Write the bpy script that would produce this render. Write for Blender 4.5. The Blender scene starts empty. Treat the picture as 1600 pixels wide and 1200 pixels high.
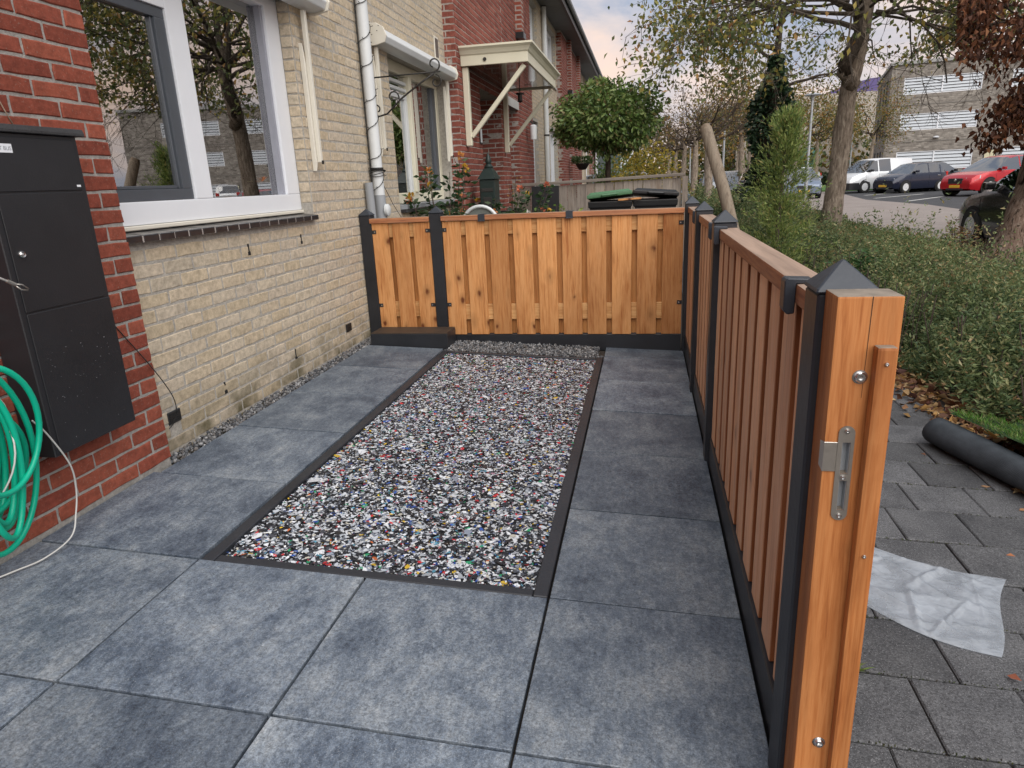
import bpy, bmesh, math, random
import numpy as np
from mathutils import Vector, Matrix
random.seed(7); RNG = np.random.default_rng(11)
C = bpy.context.scene.collection
R = math.radians
# ------------------------------------------------------------------ camera, sky, sun, exposure
sc = bpy.context.scene
cam_d = bpy.data.cameras.new('camera'); cam = bpy.data.objects.new('camera', cam_d); C.objects.link(cam)
cam_d.sensor_width = 36.0; cam_d.lens = 1058.9173/1600*36
cam_d.clip_start = 0.05; cam_d.clip_end = 1500
CAMP = Vector((1.4757, -1.8035, 1.1539))
_yaw, _pit, _rol = -.1985, -.2891, -.0451
_f = Vector((math.sin(_yaw)*math.cos(_pit), math.cos(_yaw)*math.cos(_pit), math.sin(_pit)))
_r = Vector((math.cos(_yaw), -math.sin(_yaw), 0)); _u = _r.cross(_f)
_r2 = _r*math.cos(_rol)+_u*math.sin(_rol); _u2 = -_r*math.sin(_rol)+_u*math.cos(_rol)
cam.matrix_world = Matrix(((_r2.x,_u2.x,-_f.x,CAMP.x),(_r2.y,_u2.y,-_f.y,CAMP.y),(_r2.z,_u2.z,-_f.z,CAMP.z),(0,0,0,1)))
sc.camera = cam
def pix(p):
    d = Vector(p)-CAMP; z = d.dot(_f)
    if z < .05: return None
    return (800+1058.9*d.dot(_r2)/z, 600-1058.9*d.dot(_u2)/z, z)
def in_view(p, m=30):
    q = pix(p); return q is not None and -m < q[0] < 1600+m and -m < q[1] < 1200+m

SUN_EL, SUN_AZ = R(48), R(148)
world = bpy.data.worlds.new('World'); sc.world = world; world.use_nodes = True
def build_world():
    nt = world.node_tree; n = nt.nodes; l = nt.links; n.clear()
    out = n.new('ShaderNodeOutputWorld'); bg = n.new('ShaderNodeBackground'); bg.inputs['Strength'].default_value = .1
    sky = n.new('ShaderNodeTexSky'); sky.sky_type = 'NISHITA'; sky.sun_disc = False
    sky.sun_elevation = SUN_EL; sky.sun_rotation = SUN_AZ; sky.dust_density = 2.0
    tc = n.new('ShaderNodeTexCoord')
    mp = n.new('ShaderNodeMapping'); mp.inputs['Scale'].default_value = (1.5, 1.5, 4.2); mp.inputs['Location'].default_value = (.35, .1, .25)
    l.new(tc.outputs['Generated'], mp.inputs['Vector'])
    n1 = n.new('ShaderNodeTexNoise'); n1.inputs['Scale'].default_value = 1.7; n1.inputs['Detail'].default_value = 7; n1.inputs['Roughness'].default_value = .55
    n1.inputs['Distortion'].default_value = .4
    l.new(mp.outputs['Vector'], n1.inputs['Vector'])
    cr = n.new('ShaderNodeValToRGB'); e = cr.color_ramp.elements
    e[0].position = .38; e[0].color = (1.55, 1.8, 2.3, 1)
    e[1].position = .64; e[1].color = (3.9, 3.2, 2.75, 1)
    x = e.new(.48); x.color = (2.3, 2.45, 2.75, 1)
    x = e.new(.58); x.color = (3.2, 3.0, 2.95, 1)
    l.new(n1.outputs['Fac'], cr.inputs['Fac'])
    n2 = n.new('ShaderNodeTexNoise'); n2.inputs['Scale'].default_value = 2.4; n2.inputs['Detail'].default_value = 5
    l.new(mp.outputs['Vector'], n2.inputs['Vector'])
    cv = n.new('ShaderNodeMapRange'); cv.inputs['From Min'].default_value = .3; cv.inputs['From Max'].default_value = .6
    cv.inputs['To Min'].default_value = .90; cv.inputs['To Max'].default_value = 1.0
    l.new(n2.outputs['Fac'], cv.inputs['Value'])
    # low sun behind the clouds: the lowest sky is peach all the way round
    sx = n.new('ShaderNodeSeparateXYZ'); l.new(tc.outputs['Generated'], sx.inputs[0])
    lo = n.new('ShaderNodeMapRange'); lo.interpolation_type = 'SMOOTHSTEP'; lo.inputs['From Min'].default_value = .42; lo.inputs['From Max'].default_value = .10
    lo.inputs['To Min'].default_value = 0; lo.inputs['To Max'].default_value = .95; l.new(sx.outputs['Z'], lo.inputs['Value'])
    br = n.new('ShaderNodeMapRange'); br.inputs['From Min'].default_value = .36; br.inputs['From Max'].default_value = .62; l.new(n1.outputs['Fac'], br.inputs['Value'])
    ml = n.new('ShaderNodeMath'); ml.operation = 'MULTIPLY'; l.new(lo.outputs[0], ml.inputs[0]); l.new(br.outputs[0], ml.inputs[1])
    wm = n.new('ShaderNodeMixRGB'); wm.inputs['Color2'].default_value = (4.4, 3.15, 2.5, 1); l.new(ml.outputs[0], wm.inputs['Fac']); l.new(cr.outputs['Color'], wm.inputs['Color1'])
    mx = n.new('ShaderNodeMixRGB'); l.new(cv.outputs['Result'], mx.inputs['Fac'])
    l.new(sky.outputs['Color'], mx.inputs['Color1']); l.new(wm.outputs['Color'], mx.inputs['Color2'])
    l.new(mx.outputs['Color'], bg.inputs['Color']); l.new(bg.outputs['Background'], out.inputs['Surface'])
build_world()
sun_d = bpy.data.lights.new('sun', 'SUN'); sun = bpy.data.objects.new('sun', sun_d); C.objects.link(sun)
sun_d.energy = 1.5; sun_d.angle = R(80); sun_d.color = (1, .96, .91)
# the sky texture's sun sits at azimuth SUN_AZ measured clockwise from +y
_sd = Vector((math.sin(SUN_AZ)*math.cos(SUN_EL), math.cos(SUN_AZ)*math.cos(SUN_EL), math.sin(SUN_EL)))
sun.rotation_euler = (-_sd).to_track_quat('-Z', 'Y').to_euler()
sc.view_settings.view_transform = 'Standard'; sc.view_settings.look = 'None'
sc.view_settings.exposure = 1.36; sc.view_settings.gamma = 1; sc.view_settings.use_curve_mapping = False
sc.render.engine = 'CYCLES'; sc.cycles.use_denoising = True; sc.cycles.max_bounces = 6
sc.cycles.transparent_max_bounces = 12

# ------------------------------------------------------------------ helpers
def link(name, data, parent=None, loc=None, rot=None):
    o = bpy.data.objects.new(name, data); C.objects.link(o)
    if parent is not None: o.parent = parent
    if loc is not None: o.location = loc
    if rot is not None: o.rotation_euler = rot
    return o
def thing(name, label, cat, loc=(0,0,0), rz=0, group=None):
    o = link(name, None, None, loc, (0,0,rz)); o.empty_display_size = .1
    return tag(o, label, cat, group)
def tag(o, label, cat, group=None):
    o['label'] = label; o['category'] = cat
    if group: o['group'] = group
    return o
def kind(o, k): o['kind'] = k; return o

class MB:
    def __init__(s): s.v = []; s.f = []
    def add(s, vs, fs):
        b = len(s.v); s.v += [tuple(v) for v in vs]; s.f += [tuple(b+i for i in f) for f in fs]; return s
    def box(s, x0,x1,y0,y1,z0,z1):
        v = [(x0,y0,z0),(x1,y0,z0),(x1,y1,z0),(x0,y1,z0),(x0,y0,z1),(x1,y0,z1),(x1,y1,z1),(x0,y1,z1)]
        return s.add(v, [(0,3,2,1),(4,5,6,7),(0,1,5,4),(1,2,6,5),(2,3,7,6),(3,0,4,7)])
    def bar(s, p0, p1, w, h, up=(0,0,1)):
        p0 = Vector(p0); p1 = Vector(p1); d = (p1-p0).normalized(); a = d.cross(Vector(up))
        if a.length < 1e-4: a = d.cross(Vector((1,0,0)))
        a.normalize(); b = a.cross(d)
        v = []
        for p in (p0, p1):
            for sa, sb in ((-1,-1),(1,-1),(1,1),(-1,1)): v.append(p+a*sa*w/2+b*sb*h/2)
        return s.add(v, [(0,1,2,3),(7,6,5,4),(0,4,5,1),(1,5,6,2),(2,6,7,3),(3,7,4,0)])
    def tube(s, pts, rad, n=8, caps=True, twist=0):
        pts = [Vector(p) for p in pts]; m = len(pts)
        if not hasattr(rad, '__len__'): rad = [rad]*m
        ref = Vector((0,0,1)) if abs((pts[-1]-pts[0]).normalized().z) < .9 else Vector((1,0,0))
        v = []; a = None
        for i, p in enumerate(pts):
            d = (pts[min(i+1,m-1)]-pts[max(i-1,0)]).normalized()
            if a is None: a = d.cross(ref).normalized()
            else:
                a = a - d*a.dot(d)
                a = a.normalized() if a.length > 1e-6 else d.cross(ref).normalized()
            b = d.cross(a)
            for k in range(n):
                t = 2*math.pi*k/n; v.append(p+(a*math.cos(t)+b*math.sin(t))*rad[i])
        f = []
        for i in range(m-1):
            for k in range(n):
                k2 = (k+1) % n; f.append((i*n+k, i*n+k2, (i+1)*n+k2, (i+1)*n+k))
        if caps: f.append(tuple(range(n))[::-1]); f.append(tuple((m-1)*n+k for k in range(n)))
        return s.add(v, f)
    def lathe(s, prof, c=(0,0,0), n=16, axis='z', caps=True):
        v = []; f = []; c = Vector(c)
        for r, z in prof:
            for k in range(n):
                t = 2*math.pi*k/n; x, y = r*math.cos(t), r*math.sin(t)
                q = {'z': (x,y,z), 'x': (z,x,y), 'y': (y,z,x)}[axis]
                v.append(c+Vector(q))
        for i in range(len(prof)-1):
            for k in range(n):
                k2 = (k+1) % n; f.append((i*n+k, i*n+k2, (i+1)*n+k2, (i+1)*n+k))
        if caps: f.append(tuple(range(n))[::-1]); f.append(tuple((len(prof)-1)*n+k for k in range(n)))
        return s.add(v, f)
    def prism(s, poly, a, b, axis='y'):
        # poly 2d points counter-clockwise, extruded along axis between a and b
        m = len(poly)
        def q(p, t): return {'y': (p[0], t, p[1]), 'x': (t, p[0], p[1]), 'z': (p[0], p[1], t)}[axis]
        v = [q(p, a) for p in poly]+[q(p, b) for p in poly]
        f = [tuple(range(m)), tuple(range(2*m-1, m-1, -1))]+[(i, i+m, (i+1) % m+m, (i+1) % m) for i in range(m)]
        return s.add(v, f)
    def grid(s, fn, nu, nv):
        v = [fn(i/nu, j/nv) for j in range(nv+1) for i in range(nu+1)]
        f = [(j*(nu+1)+i, j*(nu+1)+i+1, (j+1)*(nu+1)+i+1, (j+1)*(nu+1)+i) for j in range(nv) for i in range(nu)]
        return s.add(v, f)
    def mesh(s, name, m=None, smooth=False, bevel=0, seg=1, fix=True):
        me = bpy.data.meshes.new(name); me.from_pydata(s.v, [], s.f)
        if fix or bevel:
            bm = bmesh.new(); bm.from_mesh(me)
            if fix: bmesh.ops.recalc_face_normals(bm, faces=bm.faces)
            if bevel:
                ed = [e for e in bm.edges if len(e.link_faces) == 2 and e.calc_face_angle(0) > .5]
                bmesh.ops.bevel(bm, geom=ed, offset=bevel, segments=seg, affect='EDGES', profile=.7)
            bm.to_mesh(me); bm.free()
        if smooth: me.polygons.foreach_set('use_smooth', [True]*len(me.polygons))
        if smooth == 'auto':
            try: me.set_sharp_from_angle(angle=R(38))
            except Exception: pass
        if m is not None: me.materials.append(m)
        me.update(); return me
    def build(s, name, m, parent=None, smooth=False, bevel=0, seg=1, loc=None, rot=None):
        return link(name, s.mesh(name, m, smooth, bevel, seg), parent, loc, rot)

def np_mesh(name, V, F, m=None, col=None, smooth=False):
    me = bpy.data.meshes.new(name); V = np.ascontiguousarray(V, np.float32); F = np.ascontiguousarray(F, np.int32)
    me.vertices.add(len(V)); me.vertices.foreach_set('co', V.ravel())
    me.loops.add(F.size); me.loops.foreach_set('vertex_index', F.ravel())
    me.polygons.add(len(F)); me.polygons.foreach_set('loop_start', np.arange(len(F), dtype=np.int32)*F.shape[1])
    me.update(calc_edges=True)
    if col is not None:
        a = me.attributes.new('Col', 'FLOAT_COLOR', 'FACE')
        cc = np.ones((len(F), 4), np.float32); cc[:, :3] = col; a.data.foreach_set('color', cc.ravel())
    if smooth: me.polygons.foreach_set('use_smooth', np.ones(len(F), bool))
    if m is not None: me.materials.append(m)
    return me
def norm(a): return a/np.maximum(np.linalg.norm(a, axis=-1, keepdims=True), 1e-9)
def leaf_arrays(P, D, L, W, fold=.25, rng=RNG, droop=0.):
    """P centres (base of the leaf), D direction, L length, W width -> quads folded along the midrib"""
    n = len(P); D = norm(D); U = norm(rng.normal(size=(n,3))); S = norm(np.cross(D, U)); N = np.cross(S, D)
    L = np.broadcast_to(L, (n,))[:, None]; W = np.broadcast_to(W, (n,))[:, None]
    b = P; t = P+D*L; t = t-np.array([0,0,1.])*droop*L
    mid = P+D*L*.45
    l = mid+S*W*.5+N*W*fold; r = mid-S*W*.5+N*W*fold
    V = np.stack([b, l, t, r], 1).reshape(-1, 3)
    i = np.arange(n)[:, None]*4
    F = np.concatenate([i+np.array([[0,1,2]]), i+np.array([[0,2,3]])], 1).reshape(-1, 3)
    return V, F
def pick_cols(n, cols, w=None, jit=.18, rng=RNG):
    cols = np.array(cols, float); w = np.array(w if w is not None else np.ones(len(cols)), float); w /= w.sum()
    c = cols[rng.choice(len(cols), n, p=w)]*(1+rng.normal(0, jit, (n,1))); return np.clip(c, .004, .9)
def leaves_obj(name, P, D, L, W, cols, m, parent=None, fold=.25, droop=0., rng=RNG):
    V, F = leaf_arrays(P, D, L, W, fold, rng, droop)
    return link(name, np_mesh(name, V, F, m, np.repeat(cols, 2, 0)), parent)
# ------------------------------------------------------------------ materials
class NT:
    def __init__(s, name):
        s.m = bpy.data.materials.new(name); s.m.use_nodes = True; s.t = s.m.node_tree; s.n = s.t.nodes; s.n.clear()
        s.out = s.n.new('ShaderNodeOutputMaterial'); s.b = s.n.new('ShaderNodeBsdfPrincipled')
        s.t.links.new(s.b.outputs[0], s.out.inputs['Surface'])
    def link(s, a, b): s.t.links.new(a, b)
    def N(s, typ, props=None, **inp):
        nd = s.n.new('ShaderNode'+typ)
        for k, v in (props or {}).items(): setattr(nd, k, v)
        for k, v in inp.items():
            k = k.replace('_', ' ')
            sk = nd.inputs[int(k[1:])] if k[0] == 'i' and k[1:].isdigit() else nd.inputs[k]
            s.put(sk, v)
        return nd
    def put(s, sk, v):
        if hasattr(v, 'is_output'): s.link(v, sk)
        else: sk.default_value = v
    def set(s, **inp):
        for k, v in inp.items(): s.put(s.b.inputs[k.replace('_', ' ')], v)
    def coord(s, scale=(1,1,1), rnd=37., which='Object'):
        tc = s.N('TexCoord'); v = tc.outputs[which]
        if rnd:
            oi = s.N('ObjectInfo'); mu = s.N('Math', {'operation': 'MULTIPLY'}, i0=oi.outputs['Random'], i1=rnd)
            cb = s.N('CombineXYZ', X=mu.outputs[0], Y=mu.outputs[0], Z=mu.outputs[0])
            v = s.N('VectorMath', {'operation': 'ADD'}, i0=v, i1=cb.outputs[0]).outputs[0]
        return s.N('Mapping', None, Vector=v, Scale=scale).outputs[0]
    def noise(s, vec, scale, detail=4, rough=.55, dist=0): return s.N('TexNoise', None, Vector=vec, Scale=scale, Detail=detail, Roughness=rough, Distortion=dist).outputs['Fac']
    def ramp(s, fac, stops):
        cr = s.N('ValToRGB', None, Fac=fac); e = cr.color_ramp.elements
        while len(e) > len(stops): e.remove(e[-1])
        while len(e) < len(stops): e.new(1)
        for x, (p, c) in zip(e, stops):
            x.position = p; x.color = (c, c, c, 1) if not hasattr(c, '__len__') else (*c, 1)
        return cr.outputs['Color']
    def mix(s, fac, a, b, bt='MIX'):
        def c(v): return (*v, 1) if isinstance(v, tuple) and len(v) == 3 else v
        return s.N('MixRGB', {'blend_type': bt}, Fac=fac, Color1=c(a), Color2=c(b)).outputs[0]
    def bump(s, h, strength=.3, dist=.01, prev=None):
        b = s.N('Bump', None, Height=h, Strength=strength, Distance=dist)
        if prev is not None: s.link(prev, b.inputs['Normal'])
        s.link(b.outputs[0], s.b.inputs['Normal']); return b.outputs[0]
    def rand(s):
        oi = s.N('ObjectInfo'); g = s.N('NewGeometry')
        a = s.N('Math', {'operation': 'ADD'}, i0=oi.outputs['Random'], i1=g.outputs['Random Per Island'])
        return s.N('Math', {'operation': 'FRACT'}, i0=a.outputs[0]).outputs[0]
def plain(name, col, rough=.5, metal=0, bump=0, bscale=60, var=.12, coat=0, spec=.5, vscale=3):
    t = NT(name); v = t.coord()
    a = tuple(max(0, c*(1-var)) for c in col); b = tuple(min(1, c*(1+var)) for c in col)
    t.set(Base_Color=t.ramp(t.noise(v, vscale, 6, .65), [(.3, a), (.7, b)]), Roughness=rough, Metallic=metal, Coat_Weight=coat, Specular_IOR_Level=spec)
    if bump: t.bump(t.noise(v, bscale, 4), bump, .004)
    return t.m
def brick_mat(name, stops, dirt=(.25,.24,.22), bump=.5, green=0):
    t = NT(name); v = t.coord((1,1,1), 91.)
    base = t.ramp(t.rand(), stops)
    mott = t.ramp(t.noise(v, 34, 6, .7), [(.3, .62), (.72, 1.22)])
    c = t.mix(1., base, mott, 'MULTIPLY')
    sp = t.ramp(t.noise(v, 130, 3, .6), [(.60, 0.), (.72, .55)])
    c = t.mix(sp, c, dirt)
    g = t.N('NewGeometry'); sx = t.N('SeparateXYZ', None, Vector=g.outputs['Position'])
    if green:
        wn = t.noise(g.outputs['Position'], 6, 5)
        mr = t.N('MapRange', None, Value=sx.outputs['Z']); mr.inputs[1].default_value = .05; mr.inputs[2].default_value = .30
        mr.inputs[3].default_value = 1; mr.inputs[4].default_value = 0
        mm = t.N('Math', {'operation': 'MULTIPLY'}, i0=mr.outputs[0], i1=t.ramp(wn, [(.35, .0), (.65, .9)]))
        c = t.mix(mm.outputs[0], c, (.085, .075, .035))
    t.set(Base_Color=c, Roughness=.88, Specular_IOR_Level=.25)
    b1 = t.bump(t.noise(v, 55, 6, .65), bump, .004); return t.m
def mortar_mat(name, col, green=0):
    t = NT(name); v = t.coord((1,1,1), 0, 'Object')
    c = t.ramp(t.noise(v, 40, 7, .7), [(.3, tuple(x*.7 for x in col)), (.65, tuple(x*1.15 for x in col))])
    t.set(Base_Color=c, Roughness=.95, Specular_IOR_Level=.15); t.bump(t.noise(v, 70, 6, .7), .9, .008); return t.m
def wood_mat(name, light, mid, dark, axis='z', knots=True, grey=0, rough=.6, top_weather=None, kdens=.26, edge=None, streak=0):
    t = NT(name)
    def ax(k): return {'z': (1,1,k), 'y': (1,k,1), 'x': (k,1,1)}[axis]
    v = t.coord(ax(.05), 53.); v2 = t.coord(ax(.25), 53.)
    fine = t.noise(v, 150, 4, .6, .3); broad = t.noise(v, 26, 5, .6, 1.2); blot = t.noise(v2, 7, 5, .6, .4)
    f = t.mix(.55, broad, fine)
    c = t.ramp(f, [(.34, dark), (.45, mid), (.56, light), (.68, mid)])
    c = t.mix(1., c, t.ramp(blot, [(.28, (.74,.62,.52)), (.48, (1.,1.,1.)), (.72, (1.12,1.10,1.06))]), 'MULTIPLY')
    c = t.mix(1., c, t.ramp(t.rand(), [(0, (.78,.73,.68)), (.5, (1.,.98,.96)), (1, (1.12,1.10,1.06))]), 'MULTIPLY')
    if knots:
        kv = t.coord(ax(.62), 53.); wv = t.N('MixRGB', {'blend_type': 'ADD'}, Fac=.02, Color1=kv, Color2=t.N('TexNoise', None, Vector=kv, Scale=30.).outputs['Color']).outputs[0]
        vo = t.N('TexVoronoi', None, Vector=wv, Scale=9.); col = t.N('SeparateXYZ', None, Vector=vo.outputs['Color'])
        on = t.ramp(col.outputs['X'], [(kdens, 0.), (kdens+.02, 1.)])
        sz = t.N('Math', {'operation': 'MULTIPLY_ADD'}, i0=col.outputs['Y'], i1=1.6, i2=.55)
        dd = t.N('Math', {'operation': 'DIVIDE'}, i0=vo.outputs['Distance'], i1=sz.outputs[0])
        halo = t.N('Math', {'operation': 'MULTIPLY'}, i0=t.ramp(dd.outputs[0], [(.06, .75), (.26, 0.)]), i1=on)
        core = t.N('Math', {'operation': 'MULTIPLY'}, i0=t.ramp(dd.outputs[0], [(.055, 1.), (.09, .35), (.12, 0.)]), i1=on)
        c = t.mix(halo.outputs[0], c, tuple(x*.62 for x in mid)); c = t.mix(core.outputs[0], c, (mid[0]*.26, mid[1]*.16, mid[2]*.14))
    if grey: c = t.mix(t.ramp(t.noise(v, 22, 5, .7), [(.35, grey*.3), (.7, grey)]), c, (.40,.36,.32))
    if streak: c = t.mix(t.ramp(t.noise(t.coord(ax(.035), 29.), 13, 5, .6), [(.48, 0.), (.68, streak)]), c, tuple(x*.42 for x in mid))
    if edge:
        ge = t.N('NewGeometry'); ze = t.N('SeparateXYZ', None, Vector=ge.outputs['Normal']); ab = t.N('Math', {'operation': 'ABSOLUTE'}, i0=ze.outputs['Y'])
        c = t.mix(t.ramp(ab.outputs[0], [(.5, 0.), (.8, 1.)]), c, edge)  # faces turned along y take a darker stain: gap shade put into the colour
    if top_weather:
        gg = t.N('NewGeometry'); z = t.N('SeparateXYZ', None, Vector=gg.outputs['Normal'])
        tw = t.ramp(z.outputs['Z'], [(.6, 0.), (.8, 1.)])
        c = t.mix(tw, c, t.ramp(broad, [(.3, tuple(x*.6 for x in top_weather)), (.7, top_weather)]))
    t.set(Base_Color=c, Roughness=rough, Specular_IOR_Level=.3); t.bump(f, .3, .002); return t.m
def leaf_mat(name, rough=.5, trans=.42):
    t = NT(name); a = t.N('Attribute', {'attribute_name': 'Col'})
    t.set(Base_Color=a.outputs['Color'], Roughness=rough, Specular_IOR_Level=.4)
    tr = t.N('BsdfTranslucent', None, Color=a.outputs['Color']); mx = t.N('MixShader', None, Fac=trans)
    t.link(t.b.outputs[0], mx.inputs[1]); t.link(tr.outputs[0], mx.inputs[2]); t.link(mx.outputs[0], t.out.inputs['Surface']); return t.m
def attr_mat(name, rough=.6, spec=.4, bump=0):
    t = NT(name); a = t.N('Attribute', {'attribute_name': 'Col'}); t.set(Base_Color=a.outputs['Color'], Roughness=rough, Specular_IOR_Level=spec); return t.m
def bark_mat(name, c1, c2, c3, scale=(1,1,.25), peel=False):
    t = NT(name); v = t.coord(scale, 11.)
    n = t.noise(v, 26, 7, .7, .6)
    c = t.ramp(n, [(.32, c1), (.5, c2), (.68, c3)])
    if peel:
        nz = t.noise(t.coord((1,1,.22), 11.), 11, 8, .72, 1.4)
        c = t.mix(t.ramp(nz, [(.40, 1.), (.47, 0.)]), c, tuple(x*.22 for x in c1)); n = t.mix(.5, n, nz)
    t.set(Base_Color=c, Roughness=.95, Specular_IOR_Level=.1); t.bump(n, 1., .03 if not peel else .05); return t.m
def glass_mat(name, tint, refl=.35, rough=.01, opacity=0.):
    t = NT(name); gl = t.N('BsdfGlossy', None, Color=(1,1,1,1), Roughness=rough); tr = t.N('BsdfTransparent', None, Color=(*tint, 1))
    fr = t.N('Fresnel', None, IOR=1.5); ad = t.N('Math', {'operation': 'ADD', 'use_clamp': True}, i0=fr.outputs[0], i1=refl)
    mx = t.N('MixShader', None, Fac=ad.outputs[0]); t.link(tr.outputs[0], mx.inputs[1]); t.link(gl.outputs[0], mx.inputs[2]); t.link(mx.outputs[0], t.out.inputs['Surface']); return t.m

M = {}
M['brick_red'] = brick_mat('red_brick', [(0,(.20,.050,.032)), (.35,(.27,.072,.044)), (.7,(.32,.090,.055)), (1,(.23,.056,.037))], (.30,.20,.16))
M['brick_red_far'] = brick_mat('red_brick_far', [(0,(.19,.058,.045)), (.5,(.26,.08,.06)), (1,(.30,.105,.078))], (.28,.2,.17))
M['brick_yellow'] = brick_mat('yellow_brick', [(0,(.52,.43,.30)), (.3,(.57,.475,.345)), (.6,(.54,.465,.365)), (.8,(.59,.505,.38)), (1,(.48,.415,.32))], (.42,.36,.27), .6, 1)
M['mortar_grey'] = mortar_mat('grey_mortar', (.37,.355,.33))
M['mortar_pale'] = mortar_mat('pale_mortar', (.43,.405,.36))
M['mortar_light'] = mortar_mat('light_mortar', (.40,.36,.33))
M['black_paint'] = plain('black_painted_wood', (.018,.020,.025), .42, 0, .25, 45, .35)
M['black_metal'] = plain('black_powder_coat', (.017,.018,.021), .42, 0, .12, 160, .2)
M['black_plastic'] = plain('black_plastic', (.015,.016,.018), .35)
M['board'] = wood_mat('stained_board', (.62,.318,.132), (.535,.245,.088), (.37,.138,.044))
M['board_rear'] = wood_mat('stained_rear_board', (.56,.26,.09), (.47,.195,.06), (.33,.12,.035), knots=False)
M['board_rear_shaded'] = wood_mat('stained_shaded_rear_board', (.28,.10,.035), (.22,.07,.022), (.14,.04,.013), knots=False)  # darker copy of the rear boards: shade of the gaps put into the colour
M['board_side'] = wood_mat('stained_side_board', (.78,.44,.25), (.68,.33,.165), (.48,.20,.085), grey=.42, kdens=.75, edge=(.20,.062,.02))  # edge: less weathered stain, with the shade between boards painted in
M['post_wood'] = wood_mat('oiled_post_wood', (.51,.215,.074), (.42,.157,.047), (.27,.088,.024), rough=.58, top_weather=(.30,.25,.20), kdens=.70, streak=.6)
M['rail_wood_x'] = wood_mat('rail_wood_x', (.42,.17,.065), (.33,.115,.04), (.2,.06,.022), 'x', False, .15, .65, (.36,.25,.18))
M['rail_wood_y'] = wood_mat('rail_wood_y', (.42,.17,.065), (.33,.115,.04), (.2,.06,.022), 'y', False, .2, .65, (.40,.28,.21))
M['old_wood'] = wood_mat('weathered_grey_wood', (.30,.265,.235), (.215,.185,.16), (.09,.075,.065), 'z', False, .25, .9)
M['stake_wood'] = wood_mat('weathered_stake_wood', (.21,.175,.135), (.145,.115,.085), (.06,.046,.035), 'z', False, .15, .9)
M['white_paint'] = plain('white_window_paint', (.78,.81,.85), .28, var=.03)
M['cream_paint'] = plain('cream_paint', (.70,.67,.53), .4, var=.05)
M['ivory_metal'] = plain('ivory_metal', (.72,.69,.60), .35, var=.05)
M['grey_sash'] = plain('dark_grey_sash', (.075,.085,.10), .35, var=.08)
M['zinc'] = plain('grey_pipe', (.30,.32,.34), .5, var=.1)
M['white_pvc'] = plain('white_pvc', (.66,.69,.70), .4, var=.05)
M['sill_tile'] = plain('glazed_black_tile', (.020,.019,.022), .30, 0, .2, 40, .5, coat=.25)
M['steel'] = plain('brushed_steel', (.50,.48,.44), .36, .9, .15, 90, .15)
M['bright_steel'] = plain('bright_zinc_steel', (.66,.66,.66), .25, 1, 0, 60, .1)
M['hose'] = plain('green_hose', (.0,.42,.26), .38, 0, .1, 200, .1)
M['white_wire'] = plain('white_wire', (.55,.55,.53), .5)
M['black_wire'] = plain('black_wire', (.02,.02,.02), .5)
M['iron'] = plain('wrought_iron', (.02,.018,.016), .6)
M['leaf'] = leaf_mat('leaf'); M['leaf_gloss'] = leaf_mat('glossy_leaf', .45, .25); M['leaf_dry'] = leaf_mat('dry_leaf', .75, .15)
M['flake'] = attr_mat('plastic_flake', .38, .5)
M['stone'] = attr_mat('gravel_stone', .8, .3)
M['bark'] = bark_mat('tree_bark', (.10,.08,.062), (.26,.21,.165), (.42,.36,.29))
M['bark_peel'] = bark_mat('peeling_bark', (.10,.062,.044), (.22,.155,.12), (.36,.29,.235), peel=True)
M['bark_dark'] = bark_mat('dark_bark', (.025,.02,.016), (.06,.047,.036), (.11,.085,.066))
M['twig'] = plain('twig', (.075,.055,.045), .9)
M['soil'] = plain('soil', (.032,.024,.018), .98, 0, 1., 30, .4)
M['glass'] = glass_mat('window_glass', (.86,.92,.90), .37)
M['car_glass'] = glass_mat('car_glass', (.25,.30,.30), .25)
M['tyre'] = plain('tyre_rubber', (.014,.014,.014), .8)
M['alloy'] = plain('alloy', (.62,.63,.64), .35, .1)
M['chrome'] = plain('chrome', (.7,.7,.7), .15, 1)
M['lamp_red'] = plain('red_lens', (.45,.02,.015), .25)
M['lens'] = plain('clear_lens', (.6,.62,.64), .12, .4)
M['plate'] = plain('yellow_plate', (.68,.40,.03), .5)
M['dark'] = plain('dark_recess', (.008,.008,.009), .9)
M['curtain'] = plain('pale_curtain', (.34,.38,.36), .9)
M['interior'] = plain('room_wall', (.20,.21,.20), .9)
M['edging'] = plain('black_edging', (.024,.027,.034), .5, 0, .3, 60, .25)
M['fascia'] = plain('dark_fascia', (.03,.032,.035), .5)
M['soffit'] = plain('grey_soffit', (.13,.135,.14), .7)
M['roof'] = plain('dark_roof_tile', (.045,.042,.042), .75, 0, .4, 9)
M['concrete'] = plain('pale_concrete', (.44,.44,.42), .85, 0, .3, 60)
M['pole'] = plain('galvanised_pole', (.38,.40,.42), .45, .4)
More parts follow.
